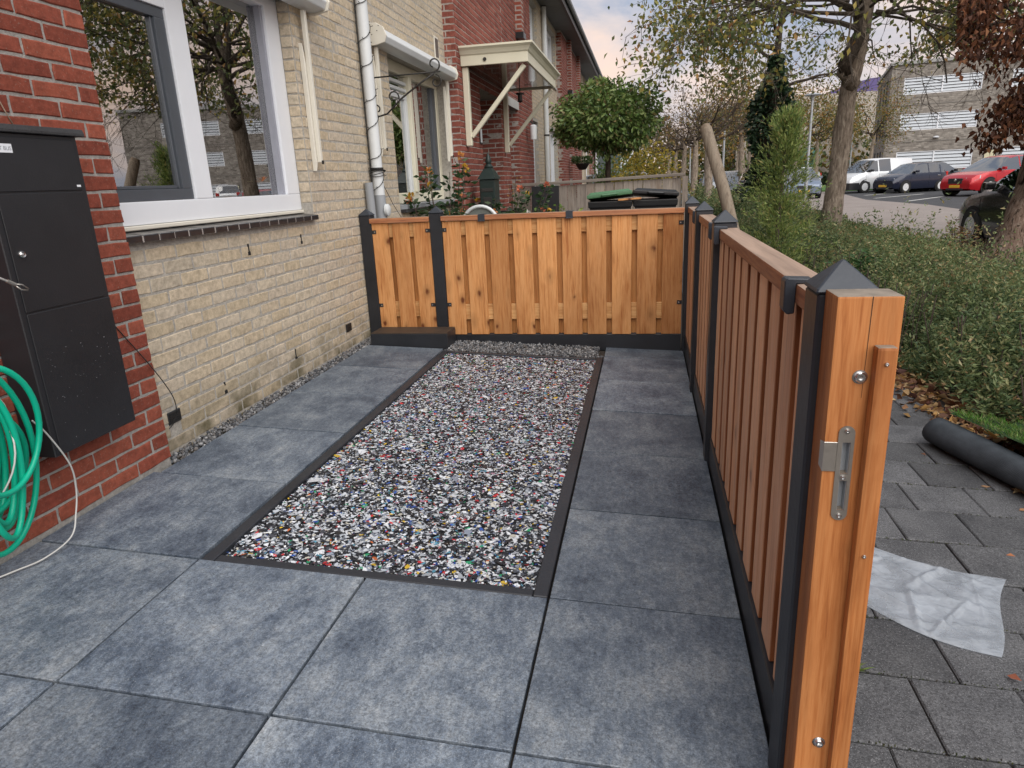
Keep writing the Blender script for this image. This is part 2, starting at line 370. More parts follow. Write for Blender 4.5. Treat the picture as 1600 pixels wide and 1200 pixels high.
def slab_mat():
    t = NT('patio_concrete'); v = t.coord((1,1,1), 71.)
    big = t.noise(v, 3.2, 8, .62, .5); mid = t.noise(v, 11, 8, .72, .2); fine = t.mix(.5, t.noise(v, 95, 3, .75), t.noise(v, 230, 3, .7)); dots = t.noise(v, 420, 2, .6)
    va = t.coord((1,.5,1), 71.); f = t.mix(.60, big, t.mix(.5, t.noise(va, 13, 8, .72, .3), t.noise(va, 50, 6, .75)))
    c = t.ramp(f, [(.36, (.036,.050,.074)), (.44, (.078,.100,.134)), (.503, (.130,.158,.195)), (.57, (.200,.228,.258)), (.67, (.31,.327,.34))])
    c = t.mix(1., c, t.ramp(fine, [(.36, .45), (.64, 1.5)]), 'MULTIPLY')
    c = t.mix(t.ramp(dots, [(.64, 0.), (.70, .6)]), c, (.45,.47,.49))
    c = t.mix(1., c, t.ramp(t.rand(), [(0, .78), (1, 1.2)]), 'MULTIPLY')
    t.set(Base_Color=c, Roughness=t.ramp(f, [(.3, .46), (.7, .66)]), Specular_IOR_Level=.45)
    b = t.bump(fine, .35, .0025); return t.m
M['slab'] = slab_mat()
def paver_mat():
    t = NT('pavement_stone'); v = t.coord((1,1,1), 71.)
    fine = t.noise(v, 160, 3, .7); big = t.noise(v, 7, 6, .6); dots = t.noise(v, 330, 2, .6)
    c = t.ramp(big, [(.3, (.050,.051,.055)), (.7, (.098,.099,.103))])
    c = t.mix(1., c, t.ramp(fine, [(.34, .5), (.66, 1.5)]), 'MULTIPLY')
    c = t.mix(t.ramp(dots, [(.62, 0.), (.69, .8)]), c, (.32,.32,.33))
    c = t.mix(1., c, t.ramp(t.rand(), [(0, .72), (1, 1.25)]), 'MULTIPLY')
    t.set(Base_Color=c, Roughness=.72, Specular_IOR_Level=.35); t.bump(fine, .7, .004); return t.m
M['paver'] = paver_mat()
def tex_brick(name, c1, c2, mort, scale=1., rot=None, bw=.222, rh=.0654, ms=.012):
    t = NT(name); tc = t.N('TexCoord'); sp = t.N('SeparateXYZ', None, Vector=tc.outputs['Object'])
    ad = t.N('Math', {'operation': 'ADD'}, i0=sp.outputs['X'], i1=sp.outputs['Y'])
    cb = t.N('CombineXYZ', X=ad.outputs[0], Y=sp.outputs['Z'])
    b = t.N('TexBrick', None, Vector=cb.outputs[0], Color1=(*c1,1), Color2=(*c2,1), Mortar=(*mort,1), Scale=1., Mortar_Size=ms, Brick_Width=bw, Row_Height=rh)
    nz = t.noise(tc.outputs['Object'], 3, 5)
    c = t.mix(1., b.outputs['Color'], t.ramp(nz, [(.3, .75), (.7, 1.2)]), 'MULTIPLY')
    t.set(Base_Color=c, Roughness=.9, Specular_IOR_Level=.2); iv = t.N('Math', {'operation': 'SUBTRACT'}, i0=1., i1=b.outputs['Fac']); t.bump(iv.outputs[0], .6, .01); return t.m
M['tex_red'] = tex_brick('far_red_brick', (.22,.06,.042), (.28,.085,.058), (.36,.31,.28))
M['tex_yellow'] = tex_brick('far_yellow_brick', (.42,.34,.23), (.47,.39,.28), (.34,.31,.26))
M['tex_grey'] = tex_brick('grey_building_brick', (.17,.15,.13), (.36,.33,.29), (.25,.23,.205), bw=.42, rh=.14, ms=.02)
def asphalt(name, a, b, patch):
    t = NT(name); v = t.coord((1,1,1), 0)
    c = t.mix(.5, t.ramp(t.noise(v, 1.1, 6, .6), [(.35, a), (.65, b)]), t.ramp(t.noise(v, 60, 3, .7), [(.3, a), (.7, patch)]))
    t.set(Base_Color=c, Roughness=.85, Specular_IOR_Level=.3); t.bump(t.noise(v, 120, 3), .4, .01); return t.m
M['asphalt'] = asphalt('asphalt', (.035,.036,.04), (.06,.06,.064), (.085,.085,.09))
M['road'] = asphalt('road_paving', (.20,.17,.155), (.27,.24,.22), (.30,.26,.24))
M['lawn'] = plain('lawn', (.055,.13,.02), .95, 0, .8, 40, .3)
def paint(name, col, metal=.1, rough=.3): return plain(name, col, rough, metal, var=.02, coat=.35)
# ------------------------------------------------------------------ ground, pavement, road
SL = -.0459
def patio_z(x): return SL*(x+.6)
def struct(name, mb, m, parent=None, **k):
    o = mb.build(name, m, parent, **k); o['kind'] = 'structure'; return o
g = MB().box(-300, 600, -60, 900, -.9, -.335); struct('ground', g, M['soil'])
road = MB().box(6.1, 60, -30, 22.4, -.6, -.275); struct('road', road, M['road'])
# the road widens between the parked rows; the parking apron is darker asphalt
rp = MB().prism([(6.1,22.4),(11.3,22.4),(11.6,26.),(11.2,32.),(12.9,44.),(14,58),(6.1,58)], -.6, -.279, 'z'); struct('road', rp, M['road'])
pk = MB().prism([(11.3,22.4),(60,22.4),(60,52),(13.9,57),(12.9,44.),(11.2,32.),(11.6,26.)], -.6, -.283, 'z'); parking = struct('parking_area', pk, M['asphalt'])
for (x0,y0,x1,y1) in ((12.0,29.3,14.6,32.6),(11.9,33.2,15.0,36.2),(12.6,37.2,15.0,39.4),(12.6,25.2,16.0,27.2)):
    mb = MB().bar((x0,y0,-.2805),(x1,y1,-.2805), .16, .004); mb.build('bay_line', M['concrete'], parking)
lawn = MB().prism([(9.9,46.5),(22,44),(24,60),(10,62)], -.6, -.2, 'z'); struct('lawn', lawn, M['lawn'])
bank = MB().prism([(17.,47.),(45,40.5),(80,38.),(80,110),(24,110)], -.6, .3, 'z'); struct('terrace', bank, M['asphalt'])
kerb = MB()
for i in range(46):
    kerb.box(5.98, 6.098, -4+i*1.002, -4+i*1.002+.994, -.5, -.165)
struct('kerb', kerb, M['concrete'])
bed = MB().grid(lambda u, v: (3.12+u*2.86, -4+v*64, -.19+.03*math.sin(v*90+u*7)), 6, 90); struct('planting_bed', bed, M['soil'])
garden = MB().box(-.9, 1.83, 3.36, 60, -.5, -.12); struct('garden_soil', garden, M['soil'])
# pavement: a bed of sand with concrete pavers
pave = MB().grid(lambda u, v: (1.83+u*1.3, -6+v*72, patio_z(1.83+u*1.3)-.012), 1, 1)
pavement = struct('pavement', pave, M['soil'])
pv_rot = math.atan(-SL)
far_pave = MB().grid(lambda u, v: (1.9+u*1.22, 4.6+v*60, patio_z(1.9+u*1.22)), 2, 40)
kind(far_pave.build('far_paving', tex_brick('far_pavers', (.06,.061,.064), (.08,.081,.085), (.03,.03,.03), bw=.25, rh=.25, ms=.008), pavement), 'stuff')
def slab_mesh(name, w, l, t, m, ch=.004, jit=.0):
    mb = MB(); rr = random.Random(hash((round(w,3), round(l,3))) & 255)
    mb.box(0, w, 0, l, -t, 0); me = mb.mesh(name, m, bevel=ch); return me
_pm = {}
for j in range(-4, 23):
    y0 = -.921 + j*.2525 + .25
    off = .125 if j % 2 else 0
    for i in range(-1, 6):
        x0 = 1.915 - .125 + i*.2525 + off; x1 = x0+.248
        x0 = max(x0, 1.86); x1 = min(x1, 3.12)
        if x1-x0 < .05: continue
        k = round(x1-x0, 3)
        if k not in _pm: _pm[k] = slab_mesh('paving_stone', k, .2475, .05, M['paver'], .004)
        o = link('paving_stone', _pm[k], pavement, (x0, y0, patio_z(x0)+random.uniform(-.0025,.0025)), (random.uniform(-.006,.006), pv_rot+random.uniform(-.006,.006), random.uniform(-.008,.008)))
# ------------------------------------------------------------------ patio
patio = MB().box(0, 2.42, -2.6, 3.38, -.25, -.03).build('patio', M['soil'], None, loc=(-.6,0,0), rot=(0, pv_rot, 0)); patio['kind'] = 'structure'
_sm = {}
def slab(x0, x1, y0, y1):
    k = (round(x1-x0,3), round(y1-y0,3))
    if k not in _sm: _sm[k] = slab_mesh('paving_slab', k[0]-.0085, k[1]-.0085, .05, M['slab'], .0015)
    o = link('paving_slab', _sm[k], patio, (x0+.6+.0042, y0+.0042, random.uniform(-.0012,.0012)), (random.uniform(-.0014,.0014), random.uniform(-.0014,.0014), 0))
    return o
XR = 1.776
for r in (-3, -2, -1):
    y0 = r*.6
    for a, b in ((-.634,0),(0,.6),(.6,1.2),(1.2,XR)): slab(a, b, y0, y0+.6)
for j in range(5):
    slab(-.634 if j == 0 else -.605, 0, j*.6, min(j*.6+.6, 2.99))
    slab(1.2, XR, j*.6, j*.6+.6)
slab(1.2, XR, 3.0, 3.285)
# gravel strip along the wall and behind the inset panel
def stones(name, boxes, dens, size, cols, parent=None, zoff=0., rot=None):
    ico = MB(); 
    t = (1+5**.5)/2
    iv = norm(np.array([(-1,t,0),(1,t,0),(-1,-t,0),(1,-t,0),(0,-1,t),(0,1,t),(0,-1,-t),(0,1,-t),(t,0,-1),(t,0,1),(-t,0,-1),(-t,0,1)], float))
    fi = np.array([(0,11,5),(0,5,1),(0,1,7),(0,7,10),(0,10,11),(1,5,9),(5,11,4),(11,10,2),(10,7,6),(7,1,8),(3,9,4),(3,4,2),(3,2,6),(3,6,8),(3,8,9),(4,9,5),(2,4,11),(6,2,10),(8,6,7),(9,8,1)])
    P = []
    for (x0,x1,y0,y1,z) in boxes:
        n = int((x1-x0)*(y1-y0)*dens); p = np.stack([RNG.uniform(x0,x1,n), RNG.uniform(y0,y1,n), np.zeros(n)], 1)
        p[:,2] = z + RNG.uniform(-.012,.006,n) + SL*(p[:,0]+.6); P.append(p)
    P = np.concatenate(P); n = len(P)
    s = RNG.uniform(.6,1.35,(n,1,1))*size*RNG.uniform(.6,1.2,(n,1,3))
    q = norm(RNG.normal(size=(n,4))); w,x,y,z = q.T
    Rm = np.stack([1-2*(y*y+z*z),2*(x*y-z*w),2*(x*z+y*w),2*(x*y+z*w),1-2*(x*x+z*z),2*(y*z-x*w),2*(x*z-y*w),2*(y*z+x*w),1-2*(x*x+y*y)],1).reshape(-1,3,3)
    V = iv[None]*RNG.uniform(.75,1.2,(n,12,1))*s
    V = np.einsum('nij,nkj->nki', Rm, V)+P[:,None]
    F = fi[None]+np.arange(n)[:,None,None]*12
    o = link(name, np_mesh(name, V.reshape(-1,3), F.reshape(-1,3), M['stone'], np.repeat(pick_cols(n, cols, None, .25), 20, 0)), parent); o['kind'] = 'stuff'; return o
stones('gravel', [(-.69,-.605,.735,3.25,-.004),(.03,1.15,2.985,3.3,-.002),(.0,1.19,2.96,3.02,-.006)], 9500, .0085, [(.06,.063,.07),(.11,.115,.125),(.17,.172,.18),(.26,.26,.262),(.13,.12,.115)])
# ------------------------------------------------------------------ inset panel of recycled plastic flakes, with its edging
edg = thing('garden_edging', 'dark grey plastic edging boards framing the speckled ground panel', 'edging', (0,0,patio_z(0)), 0)
edg.rotation_euler = (0, pv_rot, 0)
MB().box(.004,.050,.0,2.955,-.16,-.002).build('edging_board', M['edging'], edg, bevel=.003)
MB().box(1.150,1.196,.0,2.97,-.16,.001).build('edging_board', M['edging'], edg, bevel=.003)
MB().box(.052,1.148,.004,.042,-.16,-.004).build('edging_board', M['edging'], edg, bevel=.003)
MB().box(.052,1.148,2.915,2.95,-.16,-.004).build('edging_board', M['edging'], edg, bevel=.003)
panel = thing('ground_panel', 'rectangular speckled panel of shredded white, black and coloured plastic set into the grey slabs', 'ground panel', (0,0,patio_z(0)))
panel.rotation_euler = (0, pv_rot, 0)
MB().box(.052,1.148,.044,2.913,-.16,-.018).build('panel_base', M['black_plastic'], panel)
def flakes():
    n = 56000
    P = np.stack([RNG.uniform(.053,1.147,n), RNG.uniform(.046,2.911,n), RNG.uniform(-.0165,-.0125,n)],1)
    L = np.exp(RNG.normal(math.log(.0068), .42, n)); big = RNG.random(n) < .03; L[big] *= 1.7
    asp = RNG.uniform(.35,.85,n)
    ang = RNG.uniform(0,2*np.pi,n); nrm = norm(np.stack([RNG.normal(0,.07,n), RNG.normal(0,.07,n), np.ones(n)],1))
    D = np.stack([np.cos(ang),np.sin(ang),np.zeros(n)],1); D = norm(D-nrm*(D*nrm).sum(1,keepdims=True)); S = np.cross(nrm,D)
    k = 6; th = np.linspace(0,2*np.pi,k,endpoint=False)[None]+RNG.uniform(-.35,.35,(n,k)); rr = RNG.uniform(.6,1.25,(n,k))
    V = P[:,None]+D[:,None]*(np.cos(th)*rr*L[:,None])[...,None]+S[:,None]*(np.sin(th)*rr*(L*asp)[:,None])[...,None]+nrm[:,None]*RNG.uniform(-.0015,.0015,(n,k,1))
    V[...,0] = np.clip(V[...,0], .0525, 1.1475); V[...,1] = np.clip(V[...,1], .0445, 2.9125)
    F = np.arange(n*k).reshape(n,k)
    cols = [(.018,.020,.026),(.05,.055,.07),(.64,.67,.71),(.44,.48,.53),(.20,.23,.29),(.55,.53,.46),(.50,.03,.04),(.03,.09,.36),(.02,.26,.12),(.62,.42,.04),(.10,.30,.42),(.40,.22,.30),(.5,.12,.03)]
    w = [31,14,25,12,8,3.6,2.2,2.6,1.1,.9,1.5,.8,.6]
    c = pick_cols(n, cols, w, .15)
    o = link('plastic_flakes', np_mesh('plastic_flakes', V.reshape(-1,3), F, M['flake'], c), panel); o['kind'] = 'stuff'
flakes()

# ------------------------------------------------------------------ brick walls
_bm = {}
BH = .0535
def brick_me(l, mat, var, depth=.05, h=BH, rough=1.):
    key = (round(l,3), mat.name, var, h)
    if key in _bm: return _bm[key]
    rr = random.Random(var*77+int(l*1000)); mb = MB(); nl = max(1, int(round(l/.07)))
    out = [(-l/2+l*i/nl, -h/2) for i in range(nl+1)]+[(l/2, 0)]+[(l/2-l*i/nl, h/2) for i in range(nl+1)]+[(-l/2, 0)]
    j = .0014*rough
    o1 = [(x+rr.uniform(-j,j), z+rr.uniform(-j,j)) for x, z in out]
    c = .0035; o2 = []
    for x, z in o1: o2.append((x-math.copysign(c, x)*(1 if abs(abs(x)-l/2) < .008 else 0), z-math.copysign(c, z)*(1 if abs(z) > h*.3 else 0)))
    m = len(o1); v = [(x, -depth, z) for x, z in o1]+[(x, -c*.9, z) for x, z in o1]+[(x, rr.uniform(-.0008,.0008), z) for x, z in o2]
    f = [(i, (i+1) % m, (i+1) % m+m, i+m) for i in range(m)]+[(i+m, (i+1) % m+m, (i+1) % m+2*m, i+2*m) for i in range(m)]+[tuple(range(2*m, 3*m))]
    mb.add(v, f); me = mb.mesh('brick', mat); _bm[key] = me; return me
def lay(u0, u1, z0, z1, holes=(), pitch=.2115, course=.0663, joint=.0115, zbase=0., ubase=0.):
    """running-bond bricks in a rectangle of the wall plane, cut at holes (u0,u1,z0,z1): list of (uc, zc, len)"""
    res = []; n0 = int(math.floor((z0-zbase)/course)); n1 = int(math.ceil((z1-zbase)/course))
    for r in range(n0, n1):
        zc = zbase+(r+.5)*course
        if zc-BH/2 < z0-.004 or zc+BH/2 > z1+.004: continue
        spans = [(u0, u1)]
        for (a, b, c, d) in holes:
            if zc+BH/2 <= c or zc-BH/2 >= d: continue
            ns = []
            for s, e in spans:
                if b <= s or a >= e: ns.append((s, e)); continue
                if a > s: ns.append((s, a))
                if b < e: ns.append((b, e))
            spans = ns
        ph = ubase+(pitch/2 if r % 2 else 0)
        for s, e in spans:
            k0 = math.floor((s-ph)/pitch); k = k0
            while ph+k*pitch < e:
                a = max(s, ph+k*pitch+joint/2); b = min(e, ph+(k+1)*pitch-joint/2)
                if s > ph+k*pitch+joint/2: a = s
                if b-a > .035: res.append(((a+b)/2, zc, b-a))
                k += 1
    return res
def wall_bricks(recs, parent_of, mat, cap, hgt=BH, rough=1.):
    """recs: (world location, rotz, length, parent). The largest in view become objects, the rest one stuff part per parent."""
    sc_ = []
    for r in recs:
        q = pix(r[0]); s = 0
        if q is not None and -20 < q[0] < 1620 and -20 < q[1] < 1220: s = 1/q[2]**2*abs((Vector((math.sin(-r[1]), math.cos(r[1]),0))).dot((CAMP-Vector(r[0])).normalized()))
        sc_.append(s)
    order = sorted(range(len(recs)), key=lambda i: -sc_[i]); ind = set(i for i in order[:cap] if sc_[i] > 0)
    rest = {}
    for i, r in enumerate(recs):
        L = round(r[2], 2) if r[2] < .19 else round(r[2], 3)
        me = brick_me(L, mat, random.randrange(7), h=hgt, rough=rough)
        mw = Matrix.Translation(Vector(r[0])) @ Matrix.Rotation(r[1]+random.uniform(-.008,.008), 4, 'Z') @ Matrix.Rotation(random.uniform(-.006,.006), 4, 'Y')
        mw = mw @ Matrix.Translation((0, random.uniform(-.0013,.0018), 0))
        if i in ind:
            o = link('brick', me, r[3]); o.matrix_local = mw
        else: rest.setdefault(r[3], []).append((me, mw))
    for par, lst in rest.items():
        mb = MB()
        for me, mw in lst: mb.add([mw @ v.co for v in me.vertices], [tuple(p.vertices) for p in me.polygons])
        me = bpy.data.meshes.new('brickwork'); me.from_pydata(mb.v, [], mb.f); me.materials.append(mat)
        o = link('brickwork', me, par); o['kind'] = 'stuff'
RX, RNY = -math.pi/2, math.pi     # wall facing +x, wall facing -y
def wall_back(mb, x0, x1, y0, y1, z0, z1, holes=()):
    ys = sorted(set([y0, y1]+[min(max(h[i],y0),y1) for h in holes for i in (0,1)])); zs = sorted(set([z0, z1]+[min(max(h[i],z0),z1) for h in holes for i in (2,3)]))
    for a, b in zip(ys, ys[1:]):
        run = None
        for c, d in zip(zs, zs[1:]):
            inside = any(h[0] <= (a+b)/2 <= h[1] and h[2] <= (c+d)/2 <= h[3] for h in holes)
            if inside:
                if run: mb.box(x0,x1,a,b,*run); run = None
            else: run = (run[0], d) if run else (c, d)
        if run: mb.box(x0,x1,a,b,*run)
    return mb
XY, XP, XRD = -.69, -.635, -.56
REC = .006

def place(root, L):
    L = Vector(L); root.location = L
    for c in root.children: c.location = c.location-L
# ------------------------------------------------------------------ house fronts
EAVE = 4.62
def ub(z): return z
# --- red brick corner wall carrying the parcel box
pier = thing('brick_wall', 'red brick corner wall behind the black parcel box', 'wall')
pb = wall_back(MB(), -1.0, XP-REC+.001, -3.0, .722, -.3, 5.0).build('mortar', M['mortar_grey'], pier)
PC = .0652
recs = [((XP, u, z), RX, l, pb) for u, z, l in lay(-3.0, .726, .012, 4.9, (), .2105, PC, .0125, .0135, .726-.2105*20-.0+.0063)]
wall_bricks(recs, None, M['brick_red'], 300, rough=1.7)
# weep hole and cable hole in the red wall
place(pier, (-.8, -1, 0))

# --- house 1: pale yellow wall with the big white window
h1 = thing('brick_house', 'nearest pale yellow brick house front with the large white framed window', 'house')
W1 = (.60, 2.53, .985, 2.335)
y1w = wall_back(MB(), -1.05, XY-.002, .722, 3.62, -.3, 5.0, [W1]).build('wall', M['mortar_pale'], h1)
recs = [((XY, u, z), RX, l, y1w) for u, z, l in lay(.70, 3.62, -.1, 5., [(W1[0], W1[1]+.004, W1[2]-.002, W1[3]+.001), (.82,.90,.13,.2)], .2125, .0671, .0105, .0065, .875-.106)]
recs += [((x, 2.5245, z), RNY, l, y1w) for x, z, l in lay(XY-.079, XY-.009, 1.03, 2.32, (), .2125, .0671, .0105, .0065, -.80)]
wall_bricks(recs, None, M['brick_yellow'], 300, hgt=.0565, rough=1.6)
# reddish unevenness: weep slots and vents
for (y, z) in ((1.695,.86),(2.31,.865),(1.28,.18),(2.05,.17)):
    v = MB(); v.box(XY-.004, XY+.0015, y-.006, y+.005, z-.028, z+.03); v.box(XY-.003, XY+.002, y-.013, y+.012, z-.033, z-.014)
    v.build('weep_hole', M['dark'], y1w)
for (y, z) in ((.86,.165),(2.86,.165)):
    v = MB().box(XY-.003, XY+.006, y-.045, y+.045, z-.03, z+.03).build('air_vent', M['black_plastic'], h1, bevel=.003)
    s = MB()
    for k in range(5): s.box(XY+.006, XY+.009, y-.038, y+.038, z-.024+k*.011, z-.019+k*.011)
    s.build('vent_slat', M['iron'], v)
# window
XF = -.772
fr = MB()
fr.box(-.86, XF, .60, 2.53, 1.04, 1.142)        # bottom rail
fr.box(-.86, XF, 2.372, 2.53, 1.142, 2.335)      # right stile
fr.box(-.86, XF, 1.428, 1.572, 1.142, 2.225)     # mullion
fr.box(-.86, XF, 1.572, 2.372, 2.225, 2.335)     # top rail, right
fr.box(-.86, XF, .60, 1.428, 2.015, 2.335)       # top rail, left
wf = fr.build('window_frame', M['white_paint'], h1, bevel=.006, seg=2)
MB().box(-.83, XF+.016, .60, 2.528, 1.018, 1.0385).build('drip_rail', M['ivory_metal'], wf, bevel=.004)
sh = MB()
sh.box(-.85, XF-.012, .72, 1.4265, 1.1435, 1.195); sh.box(-.85, XF-.012, 1.352, 1.4265, 1.195, 1.968); sh.box(-.85, XF-.012, .72, 1.4265, 1.968, 2.0135)
sash = sh.build('window_sash', M['grey_sash'], h1, bevel=.004, seg=2)
gb = MB(); gb.box(-.845, XF-.024, 1.339, 1.3515, 1.196, 1.967); gb.box(-.845, XF-.03, .72, 1.331, 1.196, 1.211)
gb.build('glazing_bead', M['grey_sash'], sash, bevel=.002)
MB().box(-.816, -.809, .70, 1.3505, 1.197, 1.967).build('pane', M['glass'], sash)
MB().box(-.838, -.830, 1.573, 2.371, 1.143, 2.224).build('pane', M['glass'], wf)
gr = MB(); gr.box(-.829, -.79, 2.345, 2.3715, 1.1425, 2.2245); gr.build('side_bead', plain('lilac_grey_bead', (.30,.31,.36), .4), wf)
# glazed sill tiles
sill = MB().prism([(-.80,.9735),(-.6545,.9735),(-.6545,1.0008),(-.80,1.0158)], .62, 2.520, 'y').build('window_sill', M['mortar_light'], h1)
n = 17; w = (2.522-.735)/n
st = MB().prism([(-.80,.972),(-.652,.972),(-.652,1.003),(-.80,1.018)], .0035, w-.0035, 'y').mesh('sill_tile', M['sill_tile'], bevel=.003)
for k in range(n): link('sill_tile', st, sill, (random.uniform(-.001,.001), .735+k*w, random.uniform(-.0008,.0008)), (0,0,random.uniform(-.003,.003)))
# room behind the glass
room = MB(); room.box(-3.6,-3.5,-.5,4.,0,2.6); room.box(-3.5,-1.06,-.6,-.5,0,2.6); room.box(-3.5,-1.06,4.,4.1,0,2.6); room.box(-3.6,-1.06,-.6,4.1,-.05,0); room.box(-3.6,-1.06,-.6,4.1,2.6,2.65)
room.build('room', M['interior'], h1)
MB().box(-1.05, -.862, .60, 2.6, .95, 1.10).build('inner_sill', M['white_paint'], h1)
cu = MB().grid(lambda u, v: (-.98+.012*math.sin(u*70), .62+u*.34, 1.1+v*1.2), 40, 1); cu.build('curtain', M['curtain'], h1)
cu = MB().grid(lambda u, v: (-.99+.012*math.sin(u*80), 2.22+u*.30, 1.1+v*1.2), 40, 1); cu.build('curtain', M['curtain'], h1)
bl = MB()
for k in range(4): bl.box(-1.0, -.99, 1.58, 2.2, 1.93+k*.012, 1.937+k*.012)
bl.build('blind', M['curtain'], h1)
rf = MB().prism([(-.25,EAVE+.16),(-5.,8.2),(-9.7,EAVE+.16)], -3, 3.62, 'y'); rf.build('roof', M['roof'], h1)
place(h1, (XY, 2.1, 0))

# items on the inner sill
vs = thing('vase', 'orange and white patterned vase on the sill inside the white window', 'vase', (-.915, 1.86, 1.1))
MB().lathe([(.0,0),(.055,0),(.075,.06),(.072,.14),(.045,.20),(.052,.225)], (0,0,0), 16).build('vase_body', plain('vase_glaze', (.85,.66,.50), .3, 0, 0, 60, .3, vscale=28), vs, smooth=True)
pt = thing('potted_plant', 'succulents with reddish tips in a white pot inside the window', 'plant', (-.915, 2.16, 1.1))
pot = MB().lathe([(0,0),(.045,0),(.06,.09),(.064,.1)], (0,0,0), 16).build('pot', M['white_pvc'], pt, smooth=True)
n = 120; th = RNG.uniform(0,6.28,n); el = RNG.uniform(.1,1.2,n)
leaves_obj('leaves', np.tile([0,0,.1],(n,1))+RNG.normal(0,.02,(n,3))*[1,1,.3], np.stack([np.cos(th)*np.cos(el),np.sin(th)*np.cos(el),np.sin(el)],1), RNG.uniform(.06,.13,n), .03, pick_cols(n,[(.12,.2,.07),(.35,.12,.04),(.2,.22,.09)]), M['leaf_gloss'], pt)

# --- awnings
def awning(y0, y1, z, label, guides, drop, gx=-.64):
    a = thing('awning', label, 'awning', (XY, y0, z))
    prof = [(XY+.001, z+.065), (XY+.075, z+.06), (XY+.125, z+.03), (XY+.145, z-.02), (XY+.125, z-.065), (XY+.06, z-.075), (XY+.001, z-.075)]
    c = MB().prism(prof[::-1], y0+.02, y1-.02, 'y').build('cassette', M['white_pvc'], a, smooth='auto', bevel=.01, seg=3); c.location = (-XY, -y0, -z)
    for yy in (y0, y1-.0195):
        pr = [(XY+.0005, z+.075), (XY+.08, z+.072), (XY+.135, z+.04), (XY+.158, z-.02), (XY+.14, z-.07), (XY+.06, z-.088), (XY+.0005, z-.088)]
        e = MB().prism(pr[::-1], yy, yy+.0195, 'y').build('end_cap', M['ivory_metal'], a, bevel=.003); e.location = (-XY, -y0, -z)
        if yy == y0:
            s = MB()
            for (px_, pz) in ((.04,-.01),(.085,.015),(.03,-.065),(.1,.05)): s.lathe([(.004,-.002),(.004,.001),(0,.001)], (XY+px_, yy, z+pz), 8, 'y')
            s.build('cap_screw', M['iron'], e)
    for gy in guides:
        gmb = MB().box(XY+.028, XY+.056, gy-.015, gy+.015, drop, z-.090).build('guide_rail', M['ivory_metal'], a, bevel=.003); gmb.location = (-XY, -y0, -z)
        arm = MB().prism([(gy-.040,drop-.055),(gy-.0155,drop-.01),(gy-.0155,drop+.60),(gy-.040,drop+.72)], XY+.002, XY+.030, 'x').build('drop_arm', M['ivory_metal'], a, bevel=.002); arm.location = (-XY, -y0, -z)
        st_ = MB().box(XY+.0565, XY+.062, gy-.012, gy+.012, drop-.012, drop+.012).build('end_stop', M['iron'], gmb)
    return a
awning(.74, 2.80, 2.335, 'white roller awning above the large near window, mostly cut off by the top edge', [2.63], 1.335)
awning(3.80, 6.00, 2.325, 'ivory roller awning above the second house window by the drainpipe', [3.86, 5.93], 1.46)

# --- downpipe with string lights
dp = thing('drainpipe', 'white drainpipe on the yellow wall wound with a string of lights', 'drainpipe', (XY+.055, 3.60, 0))
MB().tube([(0,0,.0),(0,0,1.10)], .047, 16).build('lower_pipe', M['zinc'], dp, smooth='auto')
MB().tube([(0,0,1.1005),(0,0,4.6)], .044, 16).build('pipe', M['white_pvc'], dp, smooth='auto')
MB().lathe([(.0,-.0),(.05,.0),(.05,.02),(.035,.03),(0,.03)], (.045,0,.98), 12, 'x').build('inspection_cap', M['white_pvc'], dp, smooth='auto')
for z in (1.30, 3.1):
    MB().lathe([(.046,-.012),(.052,-.012),(.052,.012),(.046,.012)], (0,0,z), 16).build('pipe_clamp', M['iron'], dp)
gp = thing('pipe_stub', 'short grey pipe leaning on the wall beside the white drainpipe', 'pipe', (XY+.04, 3.44, 0))
MB().tube([(0,.03,.02),(0,-.01,1.2)], .033, 14).build('pipe', M['zinc'], gp, smooth='auto')
sl = thing('string_lights', 'thin dark string of small lights wound round the white drainpipe', 'string lights', (XY+.055, 3.60, 0))
hp = []
for k in range(420):
    t = k/419; z = 1.0+t*2.4; a = t*2*math.pi*11+.5*math.sin(t*40)
    hp.append((math.cos(a)*.050, math.sin(a)*.050, z+.01*math.sin(a*2)))
MB().tube(hp, .0028, 5).build('cable', M['black_wire'], sl)
cc = MB()
for q in range(5):
    cc.tube([(math.cos(a)*(.055+.003*q), math.sin(a)*(.055+.003*q), 1.255+q*.011+.012*math.sin(a+q)) for a in [i*2*math.pi/20 for i in range(21)]], .003, 5)
cc.tube([(-.03,-.05,1.26),(-.03,-.056,.9),(-.02,-.05,.6)], .004, 5); cc.tube([(-.035,-.054,1.2),(-.035,-.052,3.6)], .0045, 5)
cc.tube([(.03,.03,1.18),(.05,.16,1.02),(.05,.34,.90)], .0025, 5)
cc.build('cable_coil', M['black_wire'], sl)
bb = MB()
for k in range(0, 420, 7):
    p = Vector(hp[k]); d = Vector((p.x, p.y, .02)).normalized(); bb.bar(p, p+d*.022, .004, .004)
kind(bb.build('bulb', M['black_wire'], sl), 'stuff')
